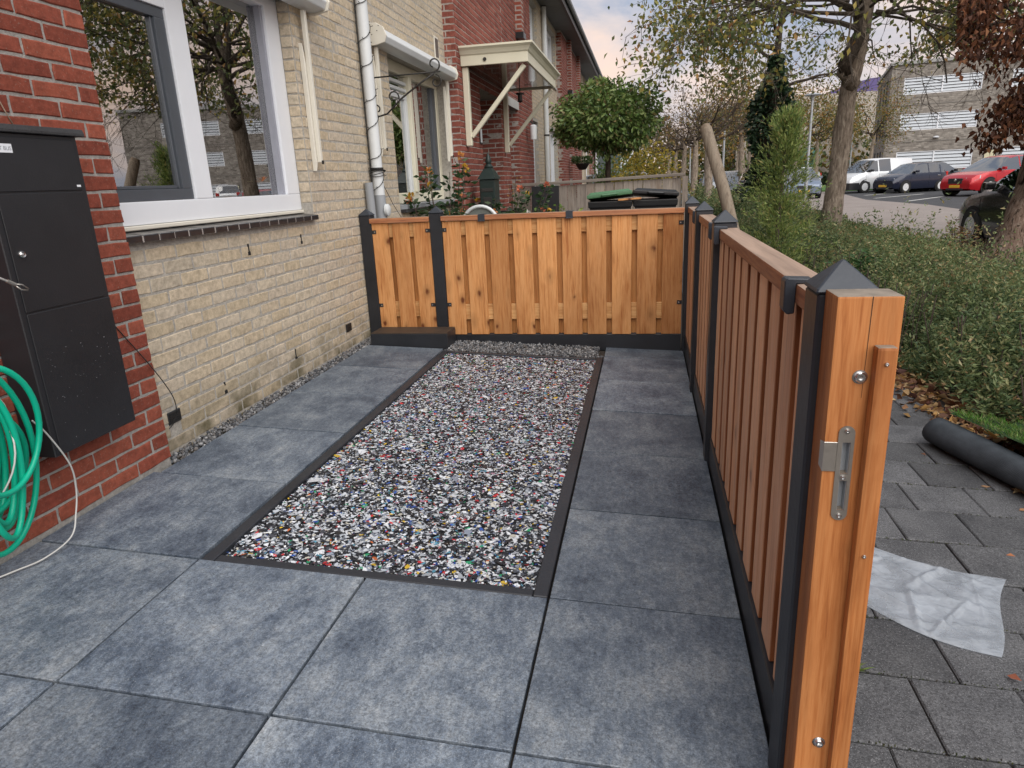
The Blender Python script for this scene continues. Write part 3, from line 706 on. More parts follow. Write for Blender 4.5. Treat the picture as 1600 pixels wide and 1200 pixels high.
# --- wrought iron bracket
ib = thing('wall_bracket', 'scrolled black wrought iron bracket sticking out beside the drainpipe', 'bracket', (XY, 3.72, 1.8))
def spiral(c, r0, r1, a0, a1, n=22): return [(c[0]+(r0+(r1-r0)*i/n)*math.cos(a0+(a1-a0)*i/n), 0, c[1]+(r0+(r1-r0)*i/n)*math.sin(a0+(a1-a0)*i/n)) for i in range(n+1)]
im = MB(); im.tube([(0.003,0,.19),(.60,0,.20)], .006, 6); im.tube([(.003,0,-.10),(.003,0,.22)], .006, 6)
im.tube([(.05,0,-.10),(.14,0,-.08),(.26,0,.02),(.42,0,.12),(.55,0,.19)], .007, 6)
im.tube(spiral((.055,-.045), .055, .018, -1.57, -7.3), .006, 6); im.tube(spiral((.20,.04), .05, .018, -.4, 5.2), .006, 6)
im.tube(spiral((.55,.255), .055, .02, -1.57, 4.4), .006, 6); im.tube(spiral((.56,.13), .05, .02, 1.57, -4.2), .006, 6)
im.build('scroll_bars', M['iron'], ib, smooth=True)
# --- house number plate
hn = thing('house_number', 'small framed house plate on the yellow wall above the second awning', 'sign', (XY, 5.72, 2.53))
MB().box(0,.012,-.07,.07,-.11,.11).build('plate_frame', M['ivory_metal'], hn, bevel=.003)
MB().box(.0125,.015,-.05,.05,-.09,.09).build('plate_face', plain('plate_face', (.12,.10,.09), .5), hn)
# --- house 2: yellow part with the second window, red part with the door canopy
h2 = thing('brick_house', 'second house, half yellow half red brick, with the cream door canopy', 'house')
YR = 6.06
W2 = (4.22, 6.04, .96, 2.27)
y2w = wall_back(MB(), -1.05, XY-.002, 3.625, YR, -.3, 5.0, [W2]).build('yellow_wall', M['mortar_pale'], h2)
recs = [((XY, u, z), RX, l, y2w) for u, z, l in lay(3.625, YR, .3, 4.6, [(W2[0]-.002, W2[1]+.1, W2[2]-.002, W2[3]+.001)], .2125, .0671, .0105, .0065, .875-.106)]
wall_bricks(recs, None, M['brick_yellow'], 110, hgt=.0565, rough=1.2)
DA, DB = (7.12, 8.42, -.3, 2.30), (9.04, 9.80, -.3, 2.27)
r2w = wall_back(MB(), -1.05, XRD-REC, YR+.001, 8.70, -.3, 5., [(DA[0], DA[1], DA[2], DA[3])]).build('red_wall', M['mortar_light'], h2)
recs = [((XRD, u, z), RX, l, r2w) for u, z, l in lay(YR+.0, 8.70, .2, 4.6, [DA], .2105, PC, .0125, .0135, YR+.006)]
recs += [((x, YR, z), RNY, l, r2w) for x, z, l in lay(XRD-.30, XRD-.001, .2, 4.6, (), .2105, PC, .0125, .0135, XRD-.2105*3-.0)]
recs += [((x, DA[1]-.001, z), RNY, l, r2w) for x, z, l in lay(XRD-.44, XRD-.001, .2, 2.3, (), .2105, PC, .0125, .0135, XRD-.2105*3-.0)]
wall_bricks(recs, None, M['brick_red_far'], 190, rough=1.)
# second window
f2 = MB(); XG = -.80
f2.box(-.86,XG,4.22,6.04,1.0,1.10); f2.box(-.86,XG,4.22,4.30,1.10,2.17); f2.box(-.86,XG,5.96,6.04,1.10,2.17); f2.box(-.86,XG,4.22,6.04,2.17,2.27); f2.box(-.86,XG+.02,5.02,5.10,1.10,2.17)
f2o = f2.build('window_frame', M['cream_paint'], h2, bevel=.006)
f2b = MB(); f2b.box(-.845,XG-.012,4.302,4.34,1.102,1.96); f2b.box(-.845,XG-.012,4.95,5.018,1.102,1.96); f2b.box(-.845,XG-.012,4.302,5.018,1.96,2.0); f2b.box(-.845,XG-.012,4.302,5.018,2.03,2.06); f2b.box(-.845,XG-.012,4.302,5.018,2.09,2.12)
f2b.build('window_sash', M['white_pvc'], f2o, bevel=.004)
MB().box(-.845,XG-.01,5.86,5.958,1.102,2.168).build('dark_stile', M['grey_sash'], f2o)
MB().box(-.842,-.836,4.303,5.0185,1.103,2.168).build('pane', M['glass'], f2o); MB().box(-.842,-.836,5.102,5.86,1.103,2.168).build('pane', M['glass'], f2o)
# white box of the next-door meter/awning guide seen in front of the red return
room = MB(); room.box(-3.6,-3.5,3.7,8.,0,2.6); room.box(-3.5,-1.06,3.7,3.75,0,2.6); room.box(-3.5,-1.06,6.1,6.15,0,2.6); room.box(-3.5,-1.06,3.7,8,2.6,2.65)
room.build('room', M['interior'], h2)
cu = MB().grid(lambda u, v: (-.95+.014*math.sin(u*60), 4.25+u*.8, 1.05+v*1.15), 60, 1); cu.build('curtain', plain('green_curtain', (.10,.16,.10), .9, var=.5, vscale=14), h2)
st2 = MB().box(-.80,-.64,4.23,6.03,.93,.96); st2.build('window_sill', M['sill_tile'], h2, bevel=.004)
MB().box(-.80,-.675,4.23,6.03,.9605,.998).build('sill_board', M['zinc'], h2)
# door recess
rc = MB().box(-1.06,-1.0,DA[0],DA[1],-.1,2.30).build('front_door', plain('dark_green_door', (.012,.022,.018), .35), h2)
MB().box(-1.0,-.955,DA[0],DA[0]+.06,-.1,2.28).build('door_frame', M['cream_paint'], h2)
MB().box(-1.0,-.955,DA[1]-.46,DA[1]-.40,-.1,2.28).build('door_frame', M['cream_paint'], h2)
MB().box(-1.0,-.56-.01,DA[0],DA[1],2.302,2.34).build('lintel', M['concrete'], h2)
MB().box(XRD,XRD+.012,YR+.90,YR+1.02,1.63,1.83).build('notice_frame', M['iron'], h2)
MB().box(XRD+.0122,XRD+.014,YR+.92,YR+1.0,1.65,1.81).build('notice_sheet', M['white_paint'], h2)
# upper details
up = MB().box(XRD+.001, XRD+.11, 9.86-2.0, 10.07-2.0, 3.5, 4.6)
rf = MB().prism([(-.25,EAVE+.16),(-5.,8.2),(-9.7,EAVE+.16)], 3.622, 8.699, 'y'); rf.build('roof', M['roof'], h2)
MB().box(-.69,-.26,3.622,8.699,EAVE,EAVE+.04).build('soffit', M['soffit'], h2)
MB().box(-.26,-.20,3.622,8.699,EAVE-.02,EAVE+.17).build('fascia', M['fascia'], h2)
place(h2, (XY, 6.0, 0))

# canopy over the door
cp = thing('door_canopy', 'cream painted flat door canopy on two posts with diagonal struts', 'canopy')
def canopy(y0, y1, zb, xo, par):
    prof = [(.0,0),(.10,0),(.10,.012),(.115,.02),(.13,.06),(.165,.085),(.175,.09),(.175,.115),(0,.115)]
    fb = MB(); fb.box(XRD+.001, xo, y0, y0+.03, zb, zb+.105); fb.box(xo-.03, xo, y0+.0305, y1-.0305, zb, zb+.105); fb.box(XRD+.001, xo, y1-.03, y1, zb, zb+.105)
    fb.build('fascia_board', M['cream_paint'], par, bevel=.004)
    cm = MB()
    steps = [(.0,.106),(.012,.118),(.018,.13),(.034,.155),(.060,.175),(.066,.178),(.066,.198)]
    vs = []
    for d, h in steps: vs.append([(XRD+.001,y0-d,zb+h),(xo+d,y0-d,zb+h),(xo+d,y1+d,zb+h),(XRD+.001,y1+d,zb+h)])
    v = [p for r in vs for p in r]; f = []
    for i in range(len(steps)-1):
        for k in range(4): k2 = (k+1) % 4; f.append((i*4+k,i*4+k2,(i+1)*4+k2,(i+1)*4+k))
    f.append((0,1,2,3)); f.append(tuple((len(steps)-1)*4+k for k in range(4)))
    cm.add(v, f); cm.build('cornice', M['cream_paint'], par)
    MB().box(XRD+.002, xo-.031, y0+.031, y1-.031, zb+.02, zb+.05).build('ceiling_board', plain('varnished_board', (.10,.085,.07), .12, 0, 0, 60, .15, coat=.6), par)
    for yy in (y0+.04, y1-.12):
        p = MB().box(XRD+.001, XRD+.07, yy, yy+.07, zb-.84, zb-.001).build('post', M['cream_paint'], par, bevel=.008)
        MB().bar((XRD+.07, yy+.035, zb-.74), (xo-.05, yy+.035, zb-.02), .045, .05).build('strut', M['cream_paint'], par, bevel=.005)
    MB().lathe([(0,-.012),(.02,-.012),(.02,0),(0,0)], (XRD+.28, y0, zb+.055), 12, 'y').build('spot_lamp', M['iron'], par)
canopy(6.22, 8.68, 2.415, .20, cp)
place(cp, (XRD, 7.4, 2.4))
ln = thing('hanging_lantern', 'small black iron lantern hanging under the cream canopy', 'lantern', (-.12, 7.5, 2.2))
lm = MB(); lm.tube([(0,0,.24),(0,0,.06)], .006, 6); lm.lathe([(.0,.06),(.05,.05),(.055,.035),(.03,.03),(.028,-.04),(.04,-.05),(.0,-.07)], (0,0,0), 10); lm.build('lantern_body', M['iron'], ln, smooth='auto')
lx = thing('letterbox', 'dark green ornate letterbox with a domed finial against the red wall', 'letterbox', (-.33, 6.36, -.1))
lb = MB(); lb.lathe([(.0,.0),(.08,0),(.05,.05),(.045,.75),(.06,.78)], (0,0,0), 12); lb.build('stem', plain('dark_green_iron', (.010,.022,.020), .4), lx, smooth='auto')
lb = MB(); lb.box(-.09,.09,-.14,.14,.78,1.30); lb.build('box', bpy.data.materials['dark_green_iron'], lx, bevel=.01)
lb = MB(); v = [(-.11,-.16,1.30),(.11,-.16,1.30),(.11,.16,1.30),(-.11,.16,1.30),(-.045,-.06,1.42),(.045,-.06,1.42),(.045,.06,1.42),(-.045,.06,1.42)]
lb.add(v, [(0,3,2,1),(4,5,6,7),(0,1,5,4),(1,2,6,5),(2,3,7,6),(3,0,4,7)]); lb.lathe([(.05,1.42),(.055,1.44),(.03,1.47),(.04,1.50),(.025,1.55),(.012,1.58),(0,1.6)], (0,0,0), 10)
lb.build('lid', bpy.data.materials['dark_green_iron'], lx, smooth='auto')
lb = MB(); lb.box(-.07,.07,-.146,-.1402,1.16,1.20); lb.box(-.05,.05,-.147,-.1402,.86,1.10); lb.build('relief', M['iron'], lx, bevel=.003)

# --- following houses, alternately mirrored
def far_house(b0, sgn, label, det):
    """b0: boundary at the downpipe (yellow end); the house runs 5.1 m in direction sgn"""
    h = thing('brick_house', label, 'house'); Y = lambda t: b0+sgn*t
    def bx(mb, x0, x1, t0, t1, z0, z1): a, b = sorted((Y(t0), Y(t1))); return mb.box(x0, x1, a, b, z0, z1)
    tb = 2.43
    Hy = [(.9, 2.3, .3, 2.3), (.7, 2.25, 3.3, 4.45)]; Hr = [(3.95, 4.75, -.3, 2.27)]
    sp = lambda hs: [(*sorted((Y(a), Y(b))), c, d) for a, b, c, d in hs]
    a, b = sorted((Y(.001), Y(tb))); ywl = wall_back(MB(), -1.05, XY-.004, a, b, -.3, EAVE, sp(Hy)).build('yellow_wall', M['mortar_pale'] if det else M['tex_yellow'], h)
    a2, b2 = sorted((Y(tb+.001), Y(5.099))); rwl = wall_back(MB(), -1.05, XRD-REC, a2, b2, -.3, EAVE, sp(Hr)).build('red_wall', M['mortar_light'] if det else M['tex_red'], h)
    if det:
        rec = [((XY, u, z), RX, l, ywl) for u, z, l in lay(a, b, .6, EAVE, sp(Hy), .2125, .0671, .0105, .0065, 0)]; wall_bricks(rec, None, M['brick_yellow'], 0, hgt=.0565)
        rec = [((XRD, u, z), RX, l, rwl) for u, z, l in lay(a2, b2, .6, EAVE, sp(Hr), .2105, PC, .0125, .0135, 0)]
        ye = a2 if sgn > 0 else None
        if sgn > 0: rec += [((x, a2, z), RNY, l, rwl) for x, z, l in lay(XRD-.2, XRD-.001, .6, EAVE, (), .2105, PC, .0125, .0135, XRD-.2105*3)]
        rend = max(sp(Hr)[0][:2]); rec += [((x, rend-.001, z), RNY, l, rwl) for x, z, l in lay(XRD-.4, XRD-.001, .6, 2.27, (), .2105, PC, .0125, .0135, XRD-.2105*3)]
        wall_bricks(rec, None, M['brick_red_far'], 60 if det > 1 else 0)
    for i, (t0, t1, z0, z1) in enumerate(Hy):
        f = MB(); bx(f,-.86,-.78,t0,t0+.07,z0,z1); bx(f,-.86,-.78,t1-.07,t1,z0,z1); bx(f,-.86,-.78,t0+.071,t1-.071,z0,z0+.08); bx(f,-.86,-.78,t0+.071,t1-.071,z1-.08,z1); bx(f,-.86,-.77,(t0+t1)/2-.04,(t0+t1)/2+.04,z0+.081,z1-.081)
        wf_ = f.build('window', M['white_paint'], h)
        p = MB(); bx(p,-.85,-.845,t0+.072,t1-.072,z0+.082,z1-.082); p.build('pane', M['glass'], wf_)
        p = MB(); bx(p,-1.02,-.98,t0,t1,z0,z1); p.build('window_back', M['dark'], wf_)
        p = MB(); bx(p,-.80,-.655,t0,t1,z0-.05,z0-.002); p.build('sill', M['concrete'] if i else M['sill_tile'], wf_)
    d = MB(); bx(d,-1.06,-1.0,3.95,4.75,-.1,2.27); d.build('front_door', plain('blue_grey_door', (.05,.075,.08), .4), h)
    d = MB(); bx(d,-1.0,XRD+.004,3.9,4.8,2.272,2.40); d.build('lintel', M['concrete'], h)
    # brick strip hanging down the upper wall, ending in a black shoe
    d = MB(); bx(d, XRD+.001, XRD+.10, 3.72, 3.93, 3.42, EAVE-.002); ps = d.build('brick_strip', M['tex_red'], h)
    d = MB(); bx(d, XRD+.001, XRD+.13, 3.70, 3.95, 3.33, 3.418); d.build('strip_shoe', M['black_plastic'], ps)
    a, b = sorted((Y(0), Y(5.1)))
    MB().prism([(-.25,EAVE+.16),(-5.,8.2),(-9.7,EAVE+.16)], a+.001, b-.001, 'y').build('roof', M['roof'], h)
    so = MB().box(-.70,-.26,a+.001,b-.001,EAVE+.001,EAVE+.04).build('soffit', M['soffit'], h)
    MB().box(-.26,-.20,a+.001,b-.001,EAVE-.02,EAVE+.17).build('fascia', M['fascia'], h)
    gt = MB().tube([(-.15,a+.001,EAVE+.15),(-.15,b-.001,EAVE+.15)], .05, 8).build('gutter', M['zinc'], h)
    place(h, (XY, (a+b)/2, 0)); return h
h3 = far_house(13.8, -1, 'third house in the row, red brick beyond the cream canopy then yellow', 2)
h4 = far_house(13.81, 1, 'fourth house in the row, pale yellow brick just past the far drainpipe', 1)
h5 = far_house(24.02, -1, 'fifth house in the row, red brick front behind the round evergreen tree', 1)
h6 = far_house(24.03, 1, 'sixth house in the row, its eaves the first seen over the round tree', 0)
h7 = far_house(34.24, -1, 'seventh house in the row, second from the far end of the terrace', 0)
h8 = far_house(34.25, 1, 'eighth and last house at the far end of the terrace', 0)
d2 = thing('drainpipe', 'plain white drainpipe further along, before the fourth house', 'drainpipe', (XY+.06, 13.75, 0))
MB().tube([(0,0,0),(0,0,4.6)], .05, 14).build('pipe', M['white_pvc'], d2, smooth='auto')
for z in (2.1, 3.4): MB().lathe([(.052,-.015),(.06,-.015),(.06,.015),(.052,.015)], (0,0,z), 14).build('pipe_clamp', M['iron'], d2)
wl = thing('wall_lamp', 'white cylinder lamp on the red wall beyond the canopy', 'wall lamp', (XRD, 10.55, 1.98))
MB().tube([(0.002,0,.16),(.10,0,.16),(.13,0,.10)], .012, 8).build('arm', M['iron'], wl)
MB().lathe([(0,-.13),(.055,-.13),(.06,.09),(.03,.11),(0,.11)], (.13,0,0), 14).build('lamp_shade', M['white_pvc'], wl, smooth='auto')
hb = thing('hanging_basket', 'hanging basket of green plants on the red wall by the round tree', 'hanging basket', (-.20, 17.6, 1.55))
MB().lathe([(0,-.16),(.10,-.15),(.19,0),(.2,.01)], (0,0,0), 12).build('basket', M['iron'], hb, smooth=True)
MB().tube([(-.36,0,.5),(0,0,.5),(0,0,.0)], .01, 6).build('hook', M['iron'], hb)
n = 500; th = RNG.uniform(0,6.28,n); r = .26*np.sqrt(RNG.random(n)); el = RNG.uniform(-.2,1,n)
leaves_obj('foliage', np.stack([np.cos(th)*r, np.sin(th)*r, RNG.uniform(.0,.18,n)],1), np.stack([np.cos(th),np.sin(th),el],1), .08, .03, pick_cols(n,[(.05,.10,.03),(.09,.13,.05)]), M['leaf'], hb)
# white porch far along the terrace
pc = thing('porch', 'white framed porch at the front of a far house, behind the round tree', 'porch', (-.5, 27.2, -.1))
pm = MB(); pm.box(0,.08,0,.08,0,2.3); pm.box(1.0,1.08,0,.08,0,2.3); pm.box(0,1.2,-.1,2.2,2.3,2.42); pm.bar((1.04,.04,1.6),(1.6,.04,2.3),.06,.06); pm.build('porch_frame', M['white_paint'], pc, bevel=.01)
MB().box(.082,.998,.03,.05,0,2.29).build('porch_panel', plain('porch_grey_glass', (.12,.15,.15), .2), pc)
# ------------------------------------------------------------------ timber fence round the patio
def post_parts(par, x, y, z0, w=.092, rim=.955, apex=1.008):
    h = w/2
    MB().box(x-h, x+h, y-h, y+h, z0, rim).build('post', M['black_paint'], par, bevel=.004)
    e = h+.003
    c = MB().add([(x-e,y-e,rim+.0005),(x+e,y-e,rim+.0005),(x+e,y+e,rim+.0005),(x-e,y+e,rim+.0005),(x-e,y-e,rim+.006),(x+e,y-e,rim+.006),(x+e,y+e,rim+.006),(x-e,y+e,rim+.006),(x,y,apex)],
        [(0,3,2,1),(0,1,5,4),(1,2,6,5),(2,3,7,6),(3,0,4,7),(4,5,8),(5,6,8),(6,7,8),(7,4,8)])
    c.build('post_cap', M['black_cap'], par, bevel=.0025)
M['black_cap'] = plain('slate_post_cap', (.028,.034,.045), .42, 0, .35, 30, .3)
bf = thing('wooden_fence', 'orange stained wooden fence across the far end of the patio', 'fence')
sf = thing('wooden_fence', 'long wooden side fence running from the gate post along the pavement', 'fence')
YB = 3.262      # front of the boards
def bracket(par, x, y, z, dx):
    b = MB(); b.box(*(sorted((x, x+dx*.036))), y-.004, y-.001, z-.014, z+.014)
    o = b.build('bracket', M['black_metal'], par)
    MB().lathe([(.006,-.0012),(.006,.0),(0,.0)], (x+dx*.024, y-.0042, z), 8, 'y').build('bracket_screw', M['bright_steel'], o)
def boards_x(par, x0, x1, z0, z1, n, bw, mat, matr):
    """one panel: front boards, two rails, rear boards showing in the gaps"""
    pit = (x1-x0-bw)/(n-1); me = {}
    for k in range(n):
        a = x0+k*pit
        fb = MB().box(0, bw, 0, .015, 0, z1-z0-.002).mesh('board', mat, bevel=.0025)
        o = link('board', fb, par, (a, YB+random.uniform(-.001,.001), z0+random.uniform(-.002,.002)), (0, random.uniform(-.002,.002), random.uniform(-.004,.004)))
        if k < n-1:
            rb = MB().box(0, pit-.012, 0, .014, 0, z1-z0-.004).mesh('rear_board', matr, bevel=.002)
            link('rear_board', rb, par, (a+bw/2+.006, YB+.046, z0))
    for (a, b) in ((z1-.11, z1-.005), (z0+.115, z0+.235)):
        MB().box(x0+.002, x1-.002, YB+.0175, YB+.0435, a, b).build('batten', M['rail_mid'], par, bevel=.002)
M['rail_mid'] = wood_mat('batten_wood', (.72,.44,.20), (.62,.33,.13), (.45,.21,.075), 'x', False)
# back fence
post_parts(bf, -.640, 3.30, -.05); post_parts(bf, -.078, 3.30, -.05)
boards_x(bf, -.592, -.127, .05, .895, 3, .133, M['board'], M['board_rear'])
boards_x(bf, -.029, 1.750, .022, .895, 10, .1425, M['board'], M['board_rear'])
for (a, b) in ((-.60, -.125), (-.031, 1.752)):
    MB().box(a, b, YB-.022, YB+.062, .8955, .932).build('cap_rail', M['rail_wood_x'], bf, bevel=.006, seg=2)
for x in (.285, .94):
    c = MB(); c.box(x-.026, x+.026, YB-.026, YB+.066, .9325, .937); c.box(x-.026, x+.026, YB-.0265, YB-.0225, .885, .9320); c.box(x-.028, x+.028, YB-.04, YB-.0265, .885, .890)
    c.build('rail_clip', M['black_cap'], bf, bevel=.0015)
for (x, d) in ((-.594,1),(-.125,-1),(-.031,1),(1.752,-1)):
    for z in (.83, .26): bracket(bf, x, YB, z, d)
kb = MB().add([(-.03,YB+.002,-.06),(1.752,YB+.002,-.13),(1.752,YB+.036,-.13),(-.03,YB+.036,-.06),(-.03,YB+.002,.019),(1.752,YB+.002,.019),(1.752,YB+.036,.019),(-.03,YB+.036,.019)],
   [(0,3,2,1),(4,5,6,7),(0,1,5,4),(1,2,6,5),(2,3,7,6),(3,0,4,7)]); kb.build('kickboard', M['black_paint'], bf, bevel=.003)
# side fence (faces the patio, boards towards -x)
XBRD = 1.788
def boards_y(par, y0, y1, z0, z1, n, bw, mat, matr):
    pit = (y1-y0-bw)/(n-1)
    for k in range(n):
        a = y0+k*pit
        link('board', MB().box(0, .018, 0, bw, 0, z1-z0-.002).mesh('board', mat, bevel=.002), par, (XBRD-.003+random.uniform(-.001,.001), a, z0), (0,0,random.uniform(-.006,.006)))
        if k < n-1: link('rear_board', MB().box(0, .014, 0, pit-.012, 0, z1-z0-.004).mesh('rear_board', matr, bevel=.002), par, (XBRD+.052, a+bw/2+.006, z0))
    for (a, b) in ((z1-.11, z1-.005), (z0+.115, z0+.235)):
        MB().box(XBRD+.0175, XBRD+.0505, y0+.002, y1-.002, a, b).build('batten', M['rail_wood_y'], par)
PX = 1.805
PY = [3.30, 2.27, 1.22, -.567]
for y in PY: post_parts(sf, PX, y, -.2)
for i, nb in enumerate((6, 6, 10)):
    y1 = PY[i]-.047; y0 = PY[i+1]+.047
    boards_y(sf, y0+.012, y1-.012, .012, .895, nb, .120, M['board_side'], M['board_rear_shaded'])
    MB().box(1.775, 1.85, y0, y1, .8955, .935).build('cap_rail', M['rail_wood_y'], sf, bevel=.006, seg=2)
    MB().box(1.7765, 1.812, y0, y1, -.2, .010).build('kickboard', M['black_paint'], sf, bevel=.003)
    for yy in ((y0+.09,) if i < 2 else (y0+.165, y1-.05)):
        c = MB(); c.prism([(1.752,.884),(1.760,.874),(1.774,.876),(1.774,.9358),(1.806,.9358),(1.806,.945),(1.757,.947),(1.752,.941)], yy-.021, yy+.021, 'y')
        c.build('rail_clip', M['black_cap'], sf, bevel=.002)
# wooden gate post in front of the last black post, with its stop bead and strike plate
GX0, GX1, GY0, GY1 = 1.7705, 1.866, -.690, -.6135
MB().box(GX0, GX1, GY0, GY1, -.3, .963).build('gate_post', M['post_wood'], sf, bevel=.003, seg=2)['label'] = 'oiled natural wood gate post with a steel strike plate'
gp_ = [o for o in sf.children if o.name.startswith('gate_post')][0]
MB().box(GX1-.038, GX1-.009, GY0-.024, GY0-.0005, -.3, .888).build('stop_bead', M['post_wood'], gp_, bevel=.005, seg=2)
MB().add([(GX1-.0475,GY0-.0006,.80),(GX1-.0458,GY0-.0006,.9625),(GX1-.0446,GY0-.0006,.9634),(GX1-.0470,GY0-.0006,.80)],[(0,1,2,3)]).build('split', M['dark'], gp_)
pl = MB()
SX, ZC = 1.803, .668     # centre of the strike plate
def rr_poly(w, h, r, n=6):
    p = []
    for cx, cz, a0 in ((w-r,-h+r,-90),(w-r,h-r,0),(-w+r,h-r,90),(-w+r,-h+r,180)):
        for k in range(n+1): a = R(a0+90*k/n); p.append((cx+r*math.cos(a), cz+r*math.sin(a)))
    return p
def plate_with_holes(w, h, t, holes):
    """rounded plate in the x-z plane cut by rectangular holes: strips between them"""
    mb = MB(); zs = sorted([z for hh in holes for z in (hh[2], hh[3])])
    top = max(zs); bot = min(zs)
    def cap(z0, sgn):
        p = [(w*math.cos(a), (h-w)+w*math.sin(a)) for a in [math.pi*k/12 for k in range(13)]]
        poly = [(w, z0*sgn)]+p+[(-w, z0*sgn)]
        if sgn < 0: poly = [(x, -z) for x, z in poly][::-1]; poly = [(x, z) for x, z in poly]
        return poly
    mb.prism(cap(top, 1), -t, 0, 'y'); 
    q = [(x, -z) for x, z in cap(-bot, 1)][::-1]; mb.prism(q, -t, 0, 'y')
    for (a, b, c, d) in holes: mb.box(-w, a, -t, 0, c, d); mb.box(b, w, -t, 0, c, d)
    hs = sorted(holes, key=lambda s: s[2]); mb.box(-w, w, -t, 0, hs[0][3], hs[1][2]); return mb
holes = [(-.0045,.0075,-.066,-.012), (-.0055,.0075,.0,.056)]
plm = plate_with_holes(.0125, .0845, .002, holes)
pl_o = plm.build('strike_plate', M['steel'], gp_, loc=(SX, GY0-.0006, ZC))
cut = MB()
for (a, b, c, d) in holes: cut.box(SX+a, SX+b, GY0-.01, GY0+.016, ZC+c, ZC+d)
co_ = cut.build('cutter', None); bo_ = gp_.modifiers.new('b', 'BOOLEAN'); bo_.object = co_; bo_.operation = 'DIFFERENCE'; bo_.solver = 'EXACT'
bpy.context.view_layer.update(); dg_ = bpy.context.evaluated_depsgraph_get(); nm_ = bpy.data.meshes.new_from_object(gp_.evaluated_get(dg_))
gp_.modifiers.clear(); gp_.data = nm_; bpy.data.objects.remove(co_)
hp_ = MB()
for (a, b, c, d) in holes:
    hp_.box(a-.0005, b+.0005, .0150, .0158, c, d); hp_.box(a+.0002, a+.001, .0006, .0148, c, d); hp_.box(b-.001, b-.0002, .0006, .0148, c, d)
hp_.build('keep_pocket', M['zinc'], pl_o)
tg = MB(); tg.box(-.034, -.0126, -.0022, 0, .004, .056); tg.build('plate_lip', M['steel'], pl_o, bevel=.0008)
tg2 = MB().add([(GX0-SX-.0008,.0,.004),(GX0-SX-.0008,.0,.056),(GX0-SX-.0016,.02,.052),(GX0-SX-.0016,.02,.008)], [(0,1,2,3)]); tg2.build('plate_return', M['steel'], pl_o)
def screw(par, x, y, z, r, hex=True):
    s = MB().lathe([(r,-.0004),(r,-.002),(r*.75,-.0034),(r*.42,-.0036),(r*.36,-.0018),(0,-.0018)], (x, y, z), 16, 'y').build('screw', M['bright_steel'], par, smooth='auto')
for z in (.076, -.006, -.076): screw(pl_o, 0, -.0021, z, .0042)
for (x, z, r) in ((1.8135,.835,.0085),(1.810,.118,.0085)):
    s = MB().lathe([(r*1.35,-.0003),(r*1.35,-.001),(r,-.0012),(r,-.005),(r*.8,-.007),(r*.45,-.007),(r*.4,-.003),(0,-.003)], (x, GY0, z), 18, 'y').build('bolt', M['bright_steel'], gp_, smooth='auto')
screw(gp_, GX1-.0235, GY0-.024, .862, .0035); screw(gp_, GX1-.0235, GY0-.024, .53, .0035)
place(bf, (.55, 3.3, 0)); place(sf, (1.8, 1.3, -.11))
# black timber block in front of the two back posts
tb = thing('timber_block', 'low black painted timber block with a worn brown top at the foot of the fence', 'timber block', (-.27, 3.1, 0))
bw_ = MB().box(-.315, .30, -.095, .135, -.06, .082).build('block', M['black_paint'], tb, bevel=.006, seg=2)
MB().box(-.312, .297, -.092, .14, .0825, .088).build('top_board', wood_mat('worn_block_top', (.075,.056,.043), (.05,.037,.029), (.02,.018,.017), 'x', False), tb, bevel=.002)

# ------------------------------------------------------------------ parcel box, lock cable, hose
mbx = thing('parcel_box', 'tall black steel parcel box mounted on the red brick wall', 'parcel box', (XP, .23, .31))
X1 = -.512; Y0, Y1 = .037, .428; Z0, Z1 = .307, 1.375
def local(mb, name, mat, par=mbx, **k):
    o = mb.build(name, mat, par, **k); o.location = (-XP, -.23, -.31); return o
local(MB().box(XP+.001, X1-.003, Y0, Y1, Z0, Z1), 'body', M['black_metal'], bevel=.003)
local(MB().box(X1-.0028, X1+.001, Y0+.022, Y1-.022, 1.194, 1.362), 'flap_door', M['black_metal'], bevel=.0015)
dm = local(MB().box(X1-.0028, X1+.001, Y0+.022, Y1-.022, .811, 1.188), 'parcel_door', M['black_metal'], bevel=.0015)
local(MB().box(X1-.0028, X1+.001, Y0+.022, Y1-.004, .311, .805), 'lower_door', M['black_metal'], bevel=.0015)
local(MB().prism([(XP+.001,1.3755),(X1+.012,1.3755),(X1+.012,1.385),(X1+.006,1.40),(XP+.001,1.412)], Y0-.012, Y1+.028, 'y'), 'lid', plain('rough_black_lid', (.03,.03,.032), .7, 0, .6, 120, .3), bevel=.002)
lk = MB().lathe([(.0,.0105),(.0035,.0105),(.004,.006),(.0095,.0075),(.012,.004),(.012,.0),(0,0)], (0,0,0), 18, 'x'); o = lk.build('lock', M['bright_steel'], dm, smooth='auto'); o.location = (X1+.001, .094, .998)
stk = local(MB().box(X1+.0012, X1+.0022, .0655, .152, 1.313, 1.34), 'name_label', M['white_paint']); 
def text_obj(txt, size, m, name='lettering'):
    cu = bpy.data.curves.new(name, 'FONT'); cu.body = txt; cu.size = size; cu.align_x = 'RIGHT'; cu.extrude = .0002
    o = bpy.data.objects.new(name, cu); C.objects.link(o); dg = bpy.context.evaluated_depsgraph_get()
    me = bpy.data.meshes.new_from_object(o.evaluated_get(dg)); bpy.data.objects.remove(o); me.materials.clear(); me.materials.append(m); return me
tx = link('lettering', text_obj('PAKKET BUS', .017, M['zinc']), stk, (X1+.0026, .149, 1.3205), (math.pi/2, 0, math.pi/2))
local(MB().box(X1+.0011, X1+.0018, .383, .400, 1.205, 1.212), 'maker_label', M['white_paint'])
sc_ = M['bright_steel']
dr = MB(); rr = random.Random(3)
